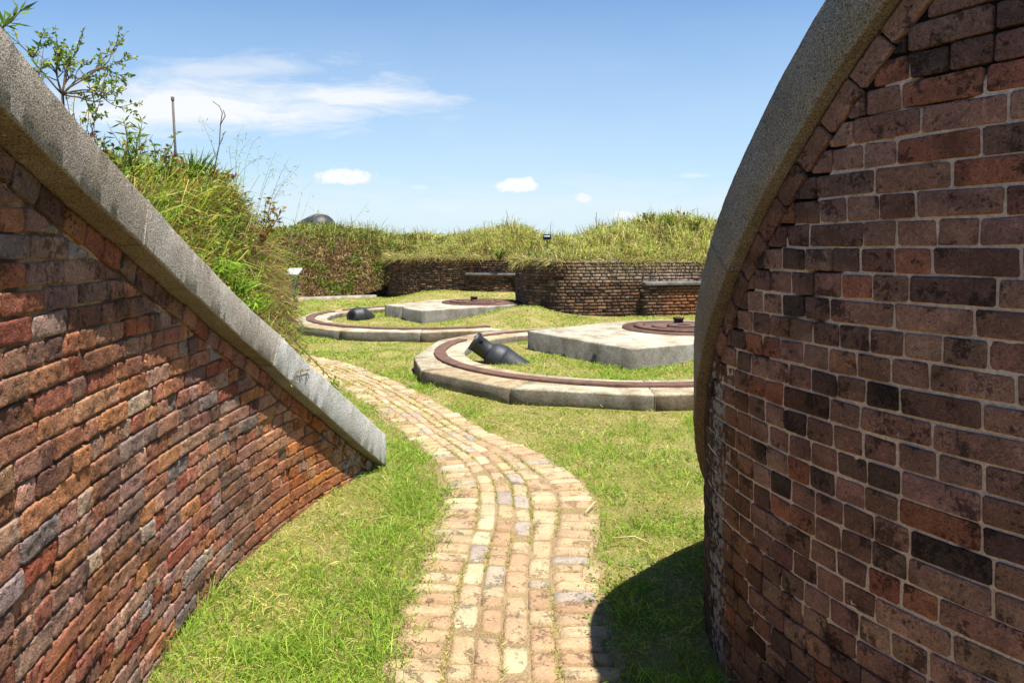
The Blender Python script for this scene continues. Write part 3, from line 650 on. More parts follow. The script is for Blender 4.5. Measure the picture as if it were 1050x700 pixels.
tag(link('earth_mound', mesh_np('earth_mound', MV, MF, M_MOUND, smooth=True)), kind='structure')
# fill behind the right wall
RX = CR.A
pts = CR.at(RX[::10, 0], 0*RX[::10, 0], -.40+0*RX[::10, 0]); top = np.maximum(np.minimum(ZR(RX[::10, 0])+.15, 2.5), -.05)
rows = []
for k, (ex, ez) in enumerate(((0, 0), (.35, .1), (1.2, .1), (3.0, 0), (5., -.6))):
    q = pts.copy(); q[:, 0] += ex; q[:, 1] -= ex*.25; q[:, 2] = np.maximum(top+ez, -.1); rows.append(q)
V_ = np.array(rows).reshape(-1, 3); nn = len(pts); ii = np.arange(len(V_)).reshape(5, nn)
tag(link('earth_fill', mesh_np('earth_fill', V_, np.stack([ii[:-1, :-1], ii[:-1, 1:], ii[1:, 1:], ii[1:, :-1]], -1).reshape(-1, 4), M_MOUND, smooth=True)), kind='structure')

# kerb along the foot of the far bank
ck = poly_curve([(-15.9, 18.8), (-12, 19.95), (-9, 20.55), (-6.8, 20.85), (-5.3, 21.85), (-4.4, 22.2)], 1, .1, 12); u = ck.A[:, 0]; rows = [ck.at(u, np.full(len(u), z_), np.full(len(u), d_)) for d_, z_ in ((0.08, -.1), (.08, .09), (-.22, .095), (-.22, -.1))]
V_ = np.stack(rows, 1).reshape(-1, 3); n = len(u); F = [[i*4+j, i*4+(j+1) % 4, (i+1)*4+(j+1) % 4, (i+1)*4+j] for i in range(n-1) for j in range(4)]
tag(link('kerb', mesh_np('kerb', V_, np.array(F), M_CONC, np.tile(lin(190, 180, 165), (len(V_), 1)))), kind='structure')

# ------------------------------------------------------------------ grass and leaves
def unit(a): return a/np.maximum(np.linalg.norm(a, axis=-1, keepdims=True), 1e-9)
def blades(P, A, L, W, bend, C, sag=.35):
    """P base, A growth direction, L length, W width, bend 0..1 sideways droop"""
    N = len(P); h = rng.normal(0, 1, (N, 3)); h[:, 2] = 0; h = unit(h); A = unit(A); side = unit(np.cross(A, h)+1e-6)
    L = L[:, None]; b = bend[:, None]; w = W[:, None]*.5; dn = np.array([0, 0, -1.])
    p1 = P+A*L*.5+h*L*b*.12; p2 = P+A*L*(.92-.25*b)+h*L*b*.55+dn*L*b*sag
    V = np.stack([P-side*w, P+side*w, p1-side*w*.8, p1+side*w*.8, p2], 1).reshape(-1, 3)
    i = np.arange(N)[:, None]*5; F = np.stack([np.concatenate([i, i+1, i+3], 1), np.concatenate([i, i+3, i+2], 1), np.concatenate([i+2, i+3, i+4], 1)], 1).reshape(-1, 3)
    return V, F, np.repeat(C, 5, 0)
def leaves(P, D, L, W, C):
    N = len(P); D = unit(D); s = unit(np.cross(D, rng.normal(0, 1, (N, 3)))); n = np.cross(s, D); L = L[:, None]; W = W[:, None]*.5
    V = np.stack([P, P+D*L*.45+s*W-n*L*.06, P+D*L-n*L*.14, P+D*L*.45-s*W-n*L*.06], 1).reshape(-1, 3); i = np.arange(N)[:, None]*4
    F = np.concatenate([np.concatenate([i, i+1, i+2], 1), np.concatenate([i, i+2, i+3], 1)]); return V, F, np.repeat(C, 4, 0)
def pick(N, cols, w, var=.15):
    cols = np.array(cols); k = rng.choice(len(cols), N, p=np.array(w)/sum(w)); return np.clip(cols[k]*(1+rng.normal(0, var, (N, 1))), .005, 1)
def join(parts):
    V, F, C = [], [], []; n = 0
    for v, f_, c in parts: V.append(v); F.append(f_+n); C.append(c); n += len(v)
    return np.concatenate(V), np.concatenate(F), np.concatenate(C)
def sample(V, F, n, wfn=None):
    q = V[F]; T = np.concatenate([q[:, [0, 1, 2]], q[:, [0, 2, 3]]]); cr = np.cross(T[:, 1]-T[:, 0], T[:, 2]-T[:, 0]); ar = np.linalg.norm(cr, axis=1); nm = cr/np.maximum(ar, 1e-9)[:, None]
    nm *= np.sign(nm[:, 2:3]+1e-9); w = ar.copy()
    if wfn is not None: w = w*wfn(T.mean(1), nm)
    k = rng.choice(len(T), n, p=w/w.sum()); a, b = rng.random((2, n, 1)); fl = a+b > 1; a = np.where(fl, 1-a, a); b = np.where(fl, 1-b, b)
    return T[k, 0]+(T[k, 1]-T[k, 0])*a+(T[k, 2]-T[k, 0])*b, nm[k]
GREENS = [lin(130, 164, 54), lin(152, 180, 66), lin(104, 142, 44), lin(174, 190, 86)]; STRAW = [lin(226, 212, 148), lin(214, 198, 132), lin(200, 186, 116)]

# lawn: density falls with distance from the camera
def lawn(n, y0, y1, dens_w):
    y = rng.uniform(y0, y1, n); xl = -.80*y-.9; xr = .62*y+.9; x = xl+(xr-xl)*rng.random(n); return x, y
xsl, ysl = [], []
for (a, b, dens) in ((1.6, 3, 9500), (3, 4.5, 6500), (4.5, 6.5, 4000), (6.5, 9, 2400), (9, 13, 1300), (13, 18, 750), (18, 23.5, 480)):
    area = (b-a)*(1.42*(a+b)/2+1.8); x, y = lawn(int(area*dens), a, b, 0); xsl.append(x); ysl.append(y)
x = np.concatenate(xsl); y = np.concatenate(ysl)
pd = path_dist(x, y); edge = .43+.05*(n2(x, y, 3.5, 1)-.5)*2-.06*sm(y, 5, 8)
edge = edge*(1-.17*sm(y, 4.8, 6.0))
keep = (pd > edge-rng.random(len(x))*.10)
xw = np.interp(y, LY, LX); keep &= ~((y < 5.0) & (x < xw-.01)); keep &= ~((y >= 5.0) & (y < 6.2) & (x < xb(y)+.12))
rw = np.hypot(x-2.385, y-2.564); keep &= ~((rw < 1.6) | ((y < 2.8) & (x > np.interp(y, RX[:, 2][RX[:, 0] < .2], RX[:, 1][RX[:, 0] < .2]))))
for c in (RC1, RC2):
    r = np.hypot(x-c[0], y-c[1]); an = (np.degrees(np.arctan2(y-c[1], x-c[0]))+360) % 360
    keep &= ~((r > 2.12) & (r < 2.93) & ((an > 104) if c[0] > 0 else (an > 110)) & ((an < 361) if c[0] > 0 else (an < 301)))
keep &= ~inside(x, y, P1) & ~inside(x, y, P2) & ~inside(x, y, REG)
x, y, pd = x[keep], y[keep], pd[keep]; N = len(x)
n1 = n2(x, y, 1.5, 21); nb = n2(x, y, 6, 22)
left = (x < -.3) & (y < 5.6)
lush = np.clip(sm(n1*.6+nb*.4, .38, .62)+.30*(left & (pd < .8))-.55*(left & (pd > 1.0))*sm(nb, .35, .6)-.25*(~left)*sm(n2(x, y, 2.6, 27), .5, .62), 0, 1)
dry = rng.random(N) > (.44+.54*lush)
Lb = (rng.uniform(.022, .05, N)*(.75+.9*lush)+.012)*np.where(left, 1.25, 1.0); W = np.maximum(.0034, .00075*y)*rng.uniform(.7, 1.3, N)
C = pick(N, GREENS, [3, 3, 2, 2]); Cd = pick(N, STRAW, [1, 1, 1]); C = np.where(dry[:, None], Cd, C)*(.82+.36*n2(x, y, 11, 37))[:, None]
A = rng.normal(0, .75, (N, 3)); A[:, 2] = .9; A[dry, 2] = .3
P = np.stack([x, y, gz(x, y)-.004], -1)
clump = sm(n2(x, y, 8, 29), .54, .68)*(y < 9); Lb = Lb*(1+.9*clump)
bare = sm(n2(x, y, 2.2, 33), .60, .68)*(rng.random(N) < .6); kb = bare < .5; P, A, Lb, W, C = P[kb], A[kb], Lb[kb], W[kb], C[kb]; N = len(P)
B1 = blades(P, A, Lb, W, rng.uniform(.2, 1, N), C)
kq = rng.choice(N, 9000, p=(lambda w_: w_/w_.sum())(sm(n2(P[:, 0], P[:, 1], 3, 35), .52, .62)/(P[:, 1]**1.0)+1e-9)); Pq = P[kq]+np.array([0, 0, 1.])*rng.uniform(.01, .04, (9000, 1))
B4 = leaves(Pq, rng.normal(0, 1, (9000, 3))*np.array([1, 1, .35]), rng.uniform(.010, .024, 9000), rng.uniform(.008, .016, 9000), pick(9000, [lin(96, 136, 50), lin(120, 156, 60), lin(170, 140, 90)], [3, 2, .8]))
V, F, Cc = join([B1, B4])
tag(link('lawn_grass', mesh_np('lawn_grass', V, F, M_GRASS, Cc)), kind='stuff')

# tufts between the path bricks and creeping in from the edges
n = 24000; u = rng.uniform(1.5, Lp-2, n); lane = rng.choice([-.218, -.112, -.006, .101, .214], n); lane = lane+rng.normal(0, .008, n)
cr_ = rng.random(n) < .35; lane[cr_] = rng.uniform(-.42, .42, cr_.sum())
mk = vnoise(np.stack([u*2.2, lane*9, u*0], -1)) > np.where(cr_, .68, .52); u, lane = u[mk], lane[mk]; n = len(u)
P = path_pt(u, lane); P[:, 2] += .004; A = rng.normal(0, .7, (n, 3)); A[:, 2] = .8; dryp = rng.random(n) < .45
C = np.where(dryp[:, None], pick(n, STRAW, [1, 1, 1]), pick(n, [lin(150, 160, 70), lin(130, 146, 60)], [1, 1]))
V, F, Cc = blades(P, A, rng.uniform(.014, .042, n), np.maximum(.003, .0007*P[:, 1]), rng.uniform(.3, 1, n), C)
tag(link('path_grass', mesh_np('path_grass', V, F, M_GRASS, Cc)), kind='stuff')

# tall wild grass on the far rampart
def front_w(c, nm):
    z, d = rampart_z(c[:, 0], c[:, 1]); return np.where((d < 5.5) & (c[:, 0] > -13) & (c[:, 0] < 12), 1.0*(1.6-sm(d, 0, 4)), .02)
n = 95000; P, nm = sample(RVu, RF, n, front_w); z, d = rampart_z(P[:, 0], P[:, 1]); bank = sm(-P[:, 0], 3.6, 5.2)
g = n2(P[:, 0], P[:, 1], .8, 31); g2 = n2(P[:, 0], P[:, 1], 2.6, 32)
C = pick(n, [lin(190, 200, 116), lin(160, 180, 88), lin(218, 212, 150), lin(206, 196, 138), lin(150, 136, 92), lin(132, 154, 70)], [3, 2.8, 2.6, 2., .7, 1.6])
br = (g2 > .56) & (rng.random(n) < .5); C[br] = pick(br.sum(), [lin(112, 92, 62), lin(140, 118, 80)], [1, 1])
lip = (d < .7) & (bank < .5) & (rng.random(n) < .45); C[lip] = pick(lip.sum(), [lin(132, 112, 78), lin(104, 92, 58), lin(150, 134, 92)], [1, 1, 1]); C = C*np.array([.96, .91, .88])
lowb = (bank > .4) & (d < 2.1+1.2*(g2-.5)) & (rng.random(n) < .75); C[lowb] = pick(lowb.sum(), [lin(150, 124, 94), lin(124, 98, 74), lin(104, 110, 54), lin(168, 146, 112)], [2, 2, 1.2, 1.2])
upb = (bank > .4) & (d >= 1.9) & ~lowb & (rng.random(n) < .5); C[upb] = pick(upb.sum(), [lin(122, 134, 62), lin(142, 144, 74), lin(104, 104, 56), lin(156, 158, 80)], [2, 2, 1.5, 1.2])
A = nm+rng.normal(0, .45, (n, 3))+np.array([0, -.15, .7]); edge = (d < .45) & (bank < .5); A[edge] += np.array([0, -1.0, -.55]); 
Lb = rng.uniform(.16, .46, n)*(.5+1.2*g)*np.where(lowb, .5, 1); crest = (d > 1.6) & (rng.random(n) < np.where(bank > .4, .22, .12)); Lb[crest] *= np.where(bank[crest] > .4, 2.1, 1.7)*(.5+g2[crest]); A[crest, 2] += .5
B1 = blades(P-np.array([0, 0, .03]), A, Lb, rng.uniform(.008, .02, n), rng.uniform(.2, 1, n), C)
hang = []
for cv_, n_ in ((cvB, 2600), (cvP, 4200)):      # grass spilling over the wall tops
    u_ = rng.uniform(.3, cv_.A[-1, 0], n_); kk = rng.random(n_) < .15+1.1*sm(n2(u_, 0*u_, 1.3, 61), .35, .65); u_ = u_[kk]; m_ = len(u_)
    p_ = cv_.at(u_, 1.26+rng.uniform(-.02, .14, m_), rng.uniform(-.20, .03, m_)); o_ = cv_.at(u_, 0*u_, 1+0*u_)-cv_.at(u_, 0*u_, 0*u_)
    a_ = o_*rng.uniform(.5, 1.3, (m_, 1))+rng.normal(0, .4, (m_, 3))+np.array([0, 0, 1.])*rng.uniform(-.9, .7, (m_, 1))
    hang.append(blades(p_, a_, rng.uniform(.12, .34, m_), rng.uniform(.008, .018, m_), rng.uniform(.5, 1, m_), pick(m_, [lin(186, 178, 112), lin(150, 150, 78), lin(140, 120, 84), lin(206, 194, 140)], [2, 2, 1.4, 1.6])))
V, F, Cc = join([B1]+hang)
tag(link('rampart_grass', mesh_np('rampart_grass', V, F, M_GRASS, Cc)), kind='stuff')
# leafy ground cover and dead leaves on the rampart
n = 42000; P, nm = sample(RVu, RF, n, lambda c, m_: np.where((c[:, 0] < -3.4) & (c[:, 0] > -12), 1., .06)*front_w(c, m_)); z, d = rampart_z(P[:, 0], P[:, 1]); bank = P[:, 0] < -3.6
g2 = n2(P[:, 0], P[:, 1]+P[:, 2], 2.2, 41)
C = pick(n, [lin(100, 122, 48), lin(122, 140, 58), lin(84, 92, 44), lin(150, 148, 72)], [2, 1.4, 1.6, .8])
dead = (bank & (d < 2.2) & (g2 < .60)) | (rng.random(n) < .15); C[dead] = pick(dead.sum(), [lin(160, 128, 104), lin(132, 100, 78), lin(108, 78, 60), lin(176, 150, 124)], [1, 1, 1, .6])
P = P+nm*rng.uniform(0, .22, (n, 1))*(1-.5*dead[:, None])
V, F, Cc = leaves(P, nm*.6+rng.normal(0, .7, (n, 3)), rng.uniform(.05, .13, n), rng.uniform(.03, .07, n), C)
tag(link('rampart_ground_cover', mesh_np('rampart_ground_cover', V, F, M_LEAF, Cc)), kind='stuff')

# near mound: yellow green wild grass
def mw(c, nm): return np.where((c[:, 0] > -3.6) & (c[:, 1] > 1.0), 1., .03)*(1+1.2*sm(c[:, 1], 4.4, 5.2))
n = 60000; P, nm = sample(MV, MF, n, mw); g = n2(P[:, 0]+P[:, 2], P[:, 1]+P[:, 2], 3.2, 51); gc = n2(P[:, 0]+P[:, 2]*.7, P[:, 1]-P[:, 2], 5, 52)
kp = rng.random(n) < .25+.9*sm(gc, .38, .58); P, nm, g, gc = P[kp], nm[kp], g[kp], gc[kp]; n = len(P)
C = pick(n, [lin(166, 170, 76), lin(202, 190, 108), lin(138, 150, 62), lin(216, 200, 128), lin(110, 124, 54), lin(168, 138, 86)], [2.6, 2.6, 2.2, 2.2, 1.6, 1.8], .2)*((.72+.55*g)[:, None])*np.array([1.02, .95, .9])
end = (P[:, 1] > 4.3) & (nm[:, 2] < .8); dk = (end & (rng.random(n) < .82)) | ((gc > .57) & (rng.random(n) < .35)); C[dk] = pick(dk.sum(), [lin(142, 118, 80), lin(110, 88, 60), lin(172, 150, 106)], [1, 1, 1])
A = nm*.7+rng.normal(0, .55, (n, 3))+np.array([.1, 0, .65]); dh = dk & end; A[dh] = nm[dh]*.5+rng.normal(0, .35, (dh.sum(), 3))+np.array([.25, -.1, -.6])
Lb = rng.uniform(.07, .24, n)*(.3+1.5*g); V, F, Cc = blades(P-nm*.01, A, Lb, rng.uniform(.0022, .0052, n), rng.uniform(.3, 1, n), C)
mw2 = lambda c, m_: mw(c, m_)*np.where((c[:, 1] > 4.4) & (m_[:, 2] < .75), .16, 1.)
n = 8500; P, nm = sample(MV, MF, n, mw2); A = nm*.5+rng.normal(0, .5, (n, 3))+np.array([.2, 0, 1.]); Cl = pick(n, [lin(142, 170, 62), lin(112, 146, 50), lin(196, 186, 100)], [2.4, 2, 1])
B2 = blades(P, A, rng.uniform(.14, .34, n)*np.where(rng.random(n) < .25, 1.55, 1), rng.uniform(.003, .006, n), rng.uniform(.5, 1, n), Cl)
n = 15000; P, nm = sample(MV, MF, n, mw2); Cl = pick(n, [lin(128, 158, 54), lin(100, 132, 46), lin(164, 168, 72), lin(136, 94, 60)], [2.4, 2, 1, .5]); P = P+nm*rng.uniform(.02, .13, (n, 1))
B3 = leaves(P, rng.normal(0, .7, (n, 3))+np.array([.2, -.2, .3]), rng.uniform(.018, .045, n), rng.uniform(.008, .018, n), Cl)
V, F, Cc = join([(V, F, Cc), B2, B3])
tag(link('mound_grass', mesh_np('mound_grass', V, F, M_GRASS, Cc)), kind='stuff')

# ------------------------------------------------------------------ single plants on the near mound
def wpt(px, py, Y):                 # a point at distance Y
    return np.array([(px-525)*Y/700, Y, 1.6-(py-255)*Y/700])
def onm(px, d=.3):
    Y = np.arange(1.6, 6, .01); X = (px-525)*Y/700; k = int(np.argmin(abs(xb(Y)-X-d))); Y = Y[k]; X = X[k]
    return np.array([X, Y, float(mound_z(np.array([X]), np.array([Y]))[0])-.03])
def hto(b, py): return 1.6-(py-255)*b[1]/700-b[2]
def leafy(name, base, label, cat, stems, hgt, spread, nl, ll, lw, cols, wts, group=None, lean=(0, 0), droop=.0, top_only=.2, stem_r=.003):
    T = empty(name, base, label, cat, group); mb = MB(); Ps, Ds = [], []
    for k in range(stems):
        a = random.uniform(0, 6.28); r = spread*random.uniform(.3, 1); h = hgt*random.uniform(.6, 1); pts = []
        for i in range(6):
            t = i/5; pts.append(np.array(base)+np.array([math.cos(a)*r*t**1.4+lean[0]*t, math.sin(a)*r*t**1.4+lean[1]*t, h*(t-droop*t*t)])+rng.normal(0, .006, 3)*t)
        mb.tube(pts, np.linspace(stem_r, stem_r*.4, 6), 5); pts = np.array(pts)
        t = rng.uniform(top_only, 1, nl); q = np.stack([np.interp(t*5, range(6), pts[:, j]) for j in range(3)], -1); Ps.append(q)
        dd = rng.normal(0, .6, (nl, 3)); dd[:, 2] = rng.uniform(-.1, .8, nl); Ds.append(dd)
    mb.part('stem', M_STEM, T); P = np.concatenate(Ps); n = len(P)
    V, F, C = leaves(P, np.concatenate(Ds), ll*rng.uniform(.6, 1.2, n), lw*rng.uniform(.7, 1.2, n), pick(n, cols, wts)); part('foliage', V, F, M_LEAF, T, col=C)
    return T
GR = [lin(104, 134, 50), lin(132, 156, 66), lin(84, 110, 44), lin(168, 170, 76)]; RD = [lin(146, 92, 66), lin(160, 116, 72), lin(124, 132, 58), lin(112, 76, 56)]
# twiggy shrub against the sky
B0 = onm(64, .28); random.seed(21); T = empty('shrub', B0, 'sparse twiggy shrub with small yellow-green leaves against the sky above the coping', 'shrub'); mb = MB(); Ps, Ds = [], []
def twig(p, d, L, r, dep):
    n = 5; pts = [p]; q = p.copy(); dd = d.copy()
    for i in range(n):
        dd = unit(dd+rng.normal(0, .16, 3)+np.array([0, 0, .03])); q = q+dd*L/n; pts.append(q.copy())
    mb.tube(pts, np.linspace(r, r*.55, n+1), 5)
    if dep <= 1:
        for k in range(13 if dep == 0 else 6):
            t = random.uniform(.3, 1)*n; i = min(int(t), n-1); Ps.append(pts[i]+(pts[i+1]-pts[i])*(t-i)); Ds.append(unit(dd*.5+rng.normal(0, .8, 3)))
    if dep > 0:
        for k in range(3 if dep > 1 else 3):
            i = random.randint(2, n); twig(np.array(pts[i]), unit(dd+rng.normal(0, .55, 3)*np.array([1, .6, 1])), L*random.uniform(.5, .75), r*.6, dep-1)
K = wpt(64, 97, B0[1]); mb.tube([B0, (B0+K)/2+np.array([.012, 0, 0]), K], [.008, .007, .006], 6); sc = B0[1]/2.45
for (tx, ty, tl) in ((-.13, .12, .15), (-.08, .15, .13), (-.03, .15, .14), (.03, .15, .15), (.08, .13, .17), (.12, .10, .18), (.14, .05, .17), (.13, .0, .15), (.11, -.03, .13), (-.02, .09, .10)):
    twig(K.copy(), unit(np.array([tx, random.uniform(-.05, .05), ty])), tl*sc, .0045, 2)
mb.part('branch', M_STEM, T); P = np.array(Ps); n = len(P)
V, F, C = leaves(P, np.array(Ds), sc*rng.uniform(.010, .022, n), sc*rng.uniform(.006, .011, n), pick(n, [lin(112, 140, 64), lin(140, 166, 78), lin(206, 190, 72), lin(90, 116, 54)], [2.5, 2, .8, 1.2])); part('foliage', V, F, M_LEAF, T, col=C)
# narrow-leaved sprig at the picture's corner
B0 = onm(2, .2); T = empty('oleander_sprig', B0, 'small sprig of long narrow leaves at the upper end of the coping', 'plant'); mb = MB(); Y0 = B0[1]; tip = wpt(22, 10, Y0)
mb.tube([B0, wpt(-4, 34, Y0), (wpt(-4, 34, Y0)+tip)/2+np.array([.01, 0, .0]), tip], [.005, .004, .003, .002], 5); mb.part('stem', M_STEM, T); n = 17; t = rng.uniform(.2, 1, n)[:, None]; P = wpt(-4, 34, Y0)*(1-t)+tip*t
Dd_ = rng.normal(0, .6, (n, 3))+np.array([.7, 0, .3]); V, F, C = leaves(P, Dd_, rng.uniform(.05, .09, n), rng.uniform(.008, .014, n), pick(n, GR, [2, 1, 2, .5])); part('foliage', V, F, M_LEAF, T, col=C)
def weed(px, d, py, label, stems, spread, nl, ll, lw, cols, wts, **k):
    b = onm(px, d); leafy('weed_plant', b, label, 'plant', stems, hto(b, py), spread, nl, ll, lw, cols, wts, **k)
weed(30, .22, 42, 'low spray of long pointed leaves left of the twiggy shrub', 6, .07, 7, .06, .012, GR, [2, 2, 2, .5], top_only=.55)
# leafy weeds, back to front
weed(136, .30, 120, 'upright bright green narrow-leaved weed just above the middle coping', 8, .10, 26, .06, .011, GR, [2, 3, 1, 1])
weed(106, .25, 120, 'reddish leafy weed left of the narrow-leaved green weed', 8, .10, 16, .034, .015, RD+GR[:2], [2, 2, 1.5, 1, 1, 1])
weed(84, .22, 88, 'yellow leafy weed at the foot of the twiggy shrub', 8, .08, 18, .03, .013, [lin(200, 184, 76), lin(160, 160, 70), lin(160, 110, 70)], [2, 2, 1])
weed(160, .34, 132, 'arching green weed with paired leaves below the metal rod', 5, .17, 20, .038, .014, GR, [3, 1, 2, 0.5])
weed(176, .40, 148, 'dark red leafy weed between metal rod and spiky clump', 7, .10, 18, .04, .018, RD, [3, 1, .6, 2])
weed(226, .36, 172, 'dark red leafy weed right of the spiky clump', 8, .14, 20, .038, .017, RD, [3, 1, .8, 2])
weed(262, .22, 200, 'orange and brown leafy weed leaning out from the mound top', 7, .1, 18, .05, .018, [lin(186, 130, 66), lin(134, 96, 58), lin(156, 150, 66)], [2, 1.5, 1.5], lean=(.17, 0))
weed(122, .2, 136, 'broad green weed with mixed brown leaves low behind the coping', 9, .12, 22, .036, .016, GR+RD[1:2], [2, 2, 2, 1, 1])
# spiky clump
def spiky(base, label, n, L, W, cols, spread, name='spiky_clump', bend=(.0, .35), up=1.0):
    T = empty(name, base, label, 'plant'); P = np.array(base)+rng.normal(0, .02, (n, 3))*np.array([1, 1, .2]); A = rng.normal(0, spread, (n, 3)); A[:, 2] = up
    V, F, C = blades(P, A, L*rng.uniform(.6, 1, n), W*rng.uniform(.7, 1.2, n), rng.uniform(*bend, n), pick(n, cols, [1]*len(cols))); part('leaf_blades', V, F, M_LEAF, T, col=C); return T
b = onm(197, .38); spiky(b, 'spiky clump of stiff sword-shaped dark green leaves on the mound top', 46, hto(b, 138), .016, [lin(84, 112, 62), lin(106, 134, 74), lin(98, 120, 60)], .30)
b = onm(216, .40); spiky(b, 'smaller tuft of stiff green blades beside the spiky clump', 20, hto(b, 150), .012, [lin(92, 118, 62), lin(124, 142, 70)], .4)
for k, (px, d, lb) in enumerate(((228, .05, 'strap-leaved bright green tuft behind the middle coping'), (248, .03, 'bright green arching tuft hanging over the coping, under the dry grass'), (262, .0, 'lowest bright green tuft drooping on the coping beside the dry thatch'))):
    b = onm(px, d); b[2] = max(b[2], 1.6-((282, 300, 318)[k]-255)*b[1]/700); spiky(b, lb, 60, .26, .010, [lin(140, 174, 62), lin(164, 188, 78), lin(114, 148, 54)], .6, 'grass_tuft', (.5, 1.), .7)
# bent reed stalk and thin rod
YR = float(onm(218, .38)[1])
T = empty('reed_stalk', onm(218, .38), 'bent dry reed stalk with curled tip on the mound', 'reed'); mb = MB()
mb.tube([wpt(*q, YR) for q in ((215, 215), (217, 190), (221, 168), (225, 148), (226, 128), (228, 116), (225, 109), (218, 104))], np.linspace(.0048, .002, 8), 6); mb.tube([wpt(226, 128, YR), wpt(231, 119, YR-.02), wpt(229, 113, YR-.02)], .003, 5); mb.part('stem', M_STEM, T)
V, F, C = leaves(np.array([wpt(225, 150, YR), wpt(228, 120, YR), wpt(222, 165, YR), wpt(227, 140, YR)]), np.array([[.4, 0, 1], [.6, 0, -.6], [-.4, 0, 1.], [.5, 0, .5]]), np.array([.09, .06, .12, .05]), np.array([.008]*4), pick(4, [lin(126, 132, 84)], [1])); part('foliage', V, F, M_LEAF, T, col=C)
YM = float(onm(182, .45)[1])
T = empty('metal_rod', onm(182, .45), 'thin upright metal rod in the weeds on the near mound', 'rod'); mb = MB(); mb.tube([wpt(183, 215, YM), wpt(177, 101, YM)], .007, 7); mb.part('shaft', M_ROD, T); mb = MB(); mb.lathe(wpt(177, 103, YM), (0, .01, 1), [(0, .010), (.02, .010), (.024, 0)], 8); mb.part('cap', M_ROD, T)
# seeding grass
def seedgrass(base, label, tips, Y):
    T = empty('seeding_grass', base, label, 'grass stalks', 'seeding grass on the mound'); mb = MB(); P, Dn = [], []
    for (tx, ty) in tips:
        tip = wpt(tx, ty, Y+random.uniform(-.2, .2)); b = np.array(base)+rng.normal(0, .04, 3); m = (b+tip)/2+np.array([-.05, 0, .10]); pts = [(1-t)**2*b+2*t*(1-t)*m+t*t*tip for t in np.linspace(0, 1, 9)]
        mb.tube(pts, np.linspace(.0016, .0008, 9), 4)
        for q in range(9):
            t = random.uniform(.55, 1)*8; i = min(int(t), 7); c = pts[i]+(pts[i+1]-pts[i])*(t-i); br = c+np.array([random.gauss(.03, .03), random.gauss(0, .03), random.gauss(.01, .03)]); mb.tube([c, br], .0006, 3, False)
            P.append(br); Dn.append([random.gauss(.3, .3), 0, random.gauss(-.2, .4)])
    mb.part('stem', M_STEM2, T); n = len(P); V, F, C = leaves(np.array(P), np.array(Dn), rng.uniform(.018, .032, n), rng.uniform(.003, .006, n), pick(n, [lin(170, 172, 110), lin(140, 150, 90)], [1, 1])); part('seed_heads', V, F, M_LEAF, T, col=C)
M_STEM2 = mat_plain('green_stem', lin(136, 150, 84), .7, 0, .3, 30)
seedgrass(onm(238, .35), 'pale seeding grass stalks rising right of the reed stalk', [(236, 148), (247, 132), (251, 150), (262, 142), (205, 118), (272, 160)], 4.6)
seedgrass(onm(262, .28), 'pale seeding grass stalks fanning right above the mound shoulder', [(285, 152), (298, 160), (303, 170), (280, 172), (290, 186), (309, 168)], 4.9)
seedgrass(onm(283, .14), 'low pale seeding grass leaning far right beyond the mound edge', [(320, 195), (330, 205), (312, 190), (308, 210), (322, 215)], 5.1)
seedgrass(onm(288, .10), 'single long seeding grass stalk arching furthest over the black cannon', [(379, 206)], 5.1)
# creeping vine along the top of the lowest coping stone
T = empty('creeping_vine', wpt(300, 345, 4.2), 'thin creeping vine along the back edge of the lowest coping stone', 'vine'); mb = MB(); pts = [wpt(293, 335, 4.15), wpt(304, 352, 4.2), wpt(318, 366, 4.3), wpt(330, 378, 4.42), wpt(342, 391, 4.5), wpt(347, 397, 4.55)]
mb.tube(pts, .003, 5); mb.part('stem', M_STEM, T); n = 70; t = rng.uniform(0, 5, n); P = np.stack([np.interp(t, range(6), np.array(pts)[:, j]) for j in range(3)], -1)+rng.normal(0, .012, (n, 3))
V, F, C = leaves(P, rng.normal(0, .7, (n, 3))+np.array([.2, -.2, .4]), rng.uniform(.02, .05, n), rng.uniform(.010, .018, n), pick(n, GR+[lin(160, 130, 70)], [2, 2, 1, 1, 1])); part('foliage', V, F, M_LEAF, T, col=C)
def on_coping(s, t): # point on the front of the left coping
    return CL.at(np.array([s]), ZL(np.array([s]))+t, np.array([.088]))[0]
T = empty('creeping_vine', on_coping(1.4, .0), 'tiny vine sprig lying across the face of the lowest coping stone', 'vine'); mb = MB(); pts = [on_coping(1.28, -.02), on_coping(1.36, .09), on_coping(1.42, .12), on_coping(1.50, .17)]
mb.tube(pts, .002, 5); mb.part('stem', M_STEM, T); n = 12; t = rng.uniform(0, 3, n); P = np.stack([np.interp(t, range(4), np.array(pts)[:, j]) for j in range(3)], -1)
V, F, C = leaves(P, rng.normal(0, .6, (n, 3))+np.array([.5, -.2, 0]), rng.uniform(.015, .035, n), rng.uniform(.008, .014, n), pick(n, [lin(150, 130, 62), lin(150, 160, 80)], [1, 1])); part('foliage', V, F, M_LEAF, T, col=C)
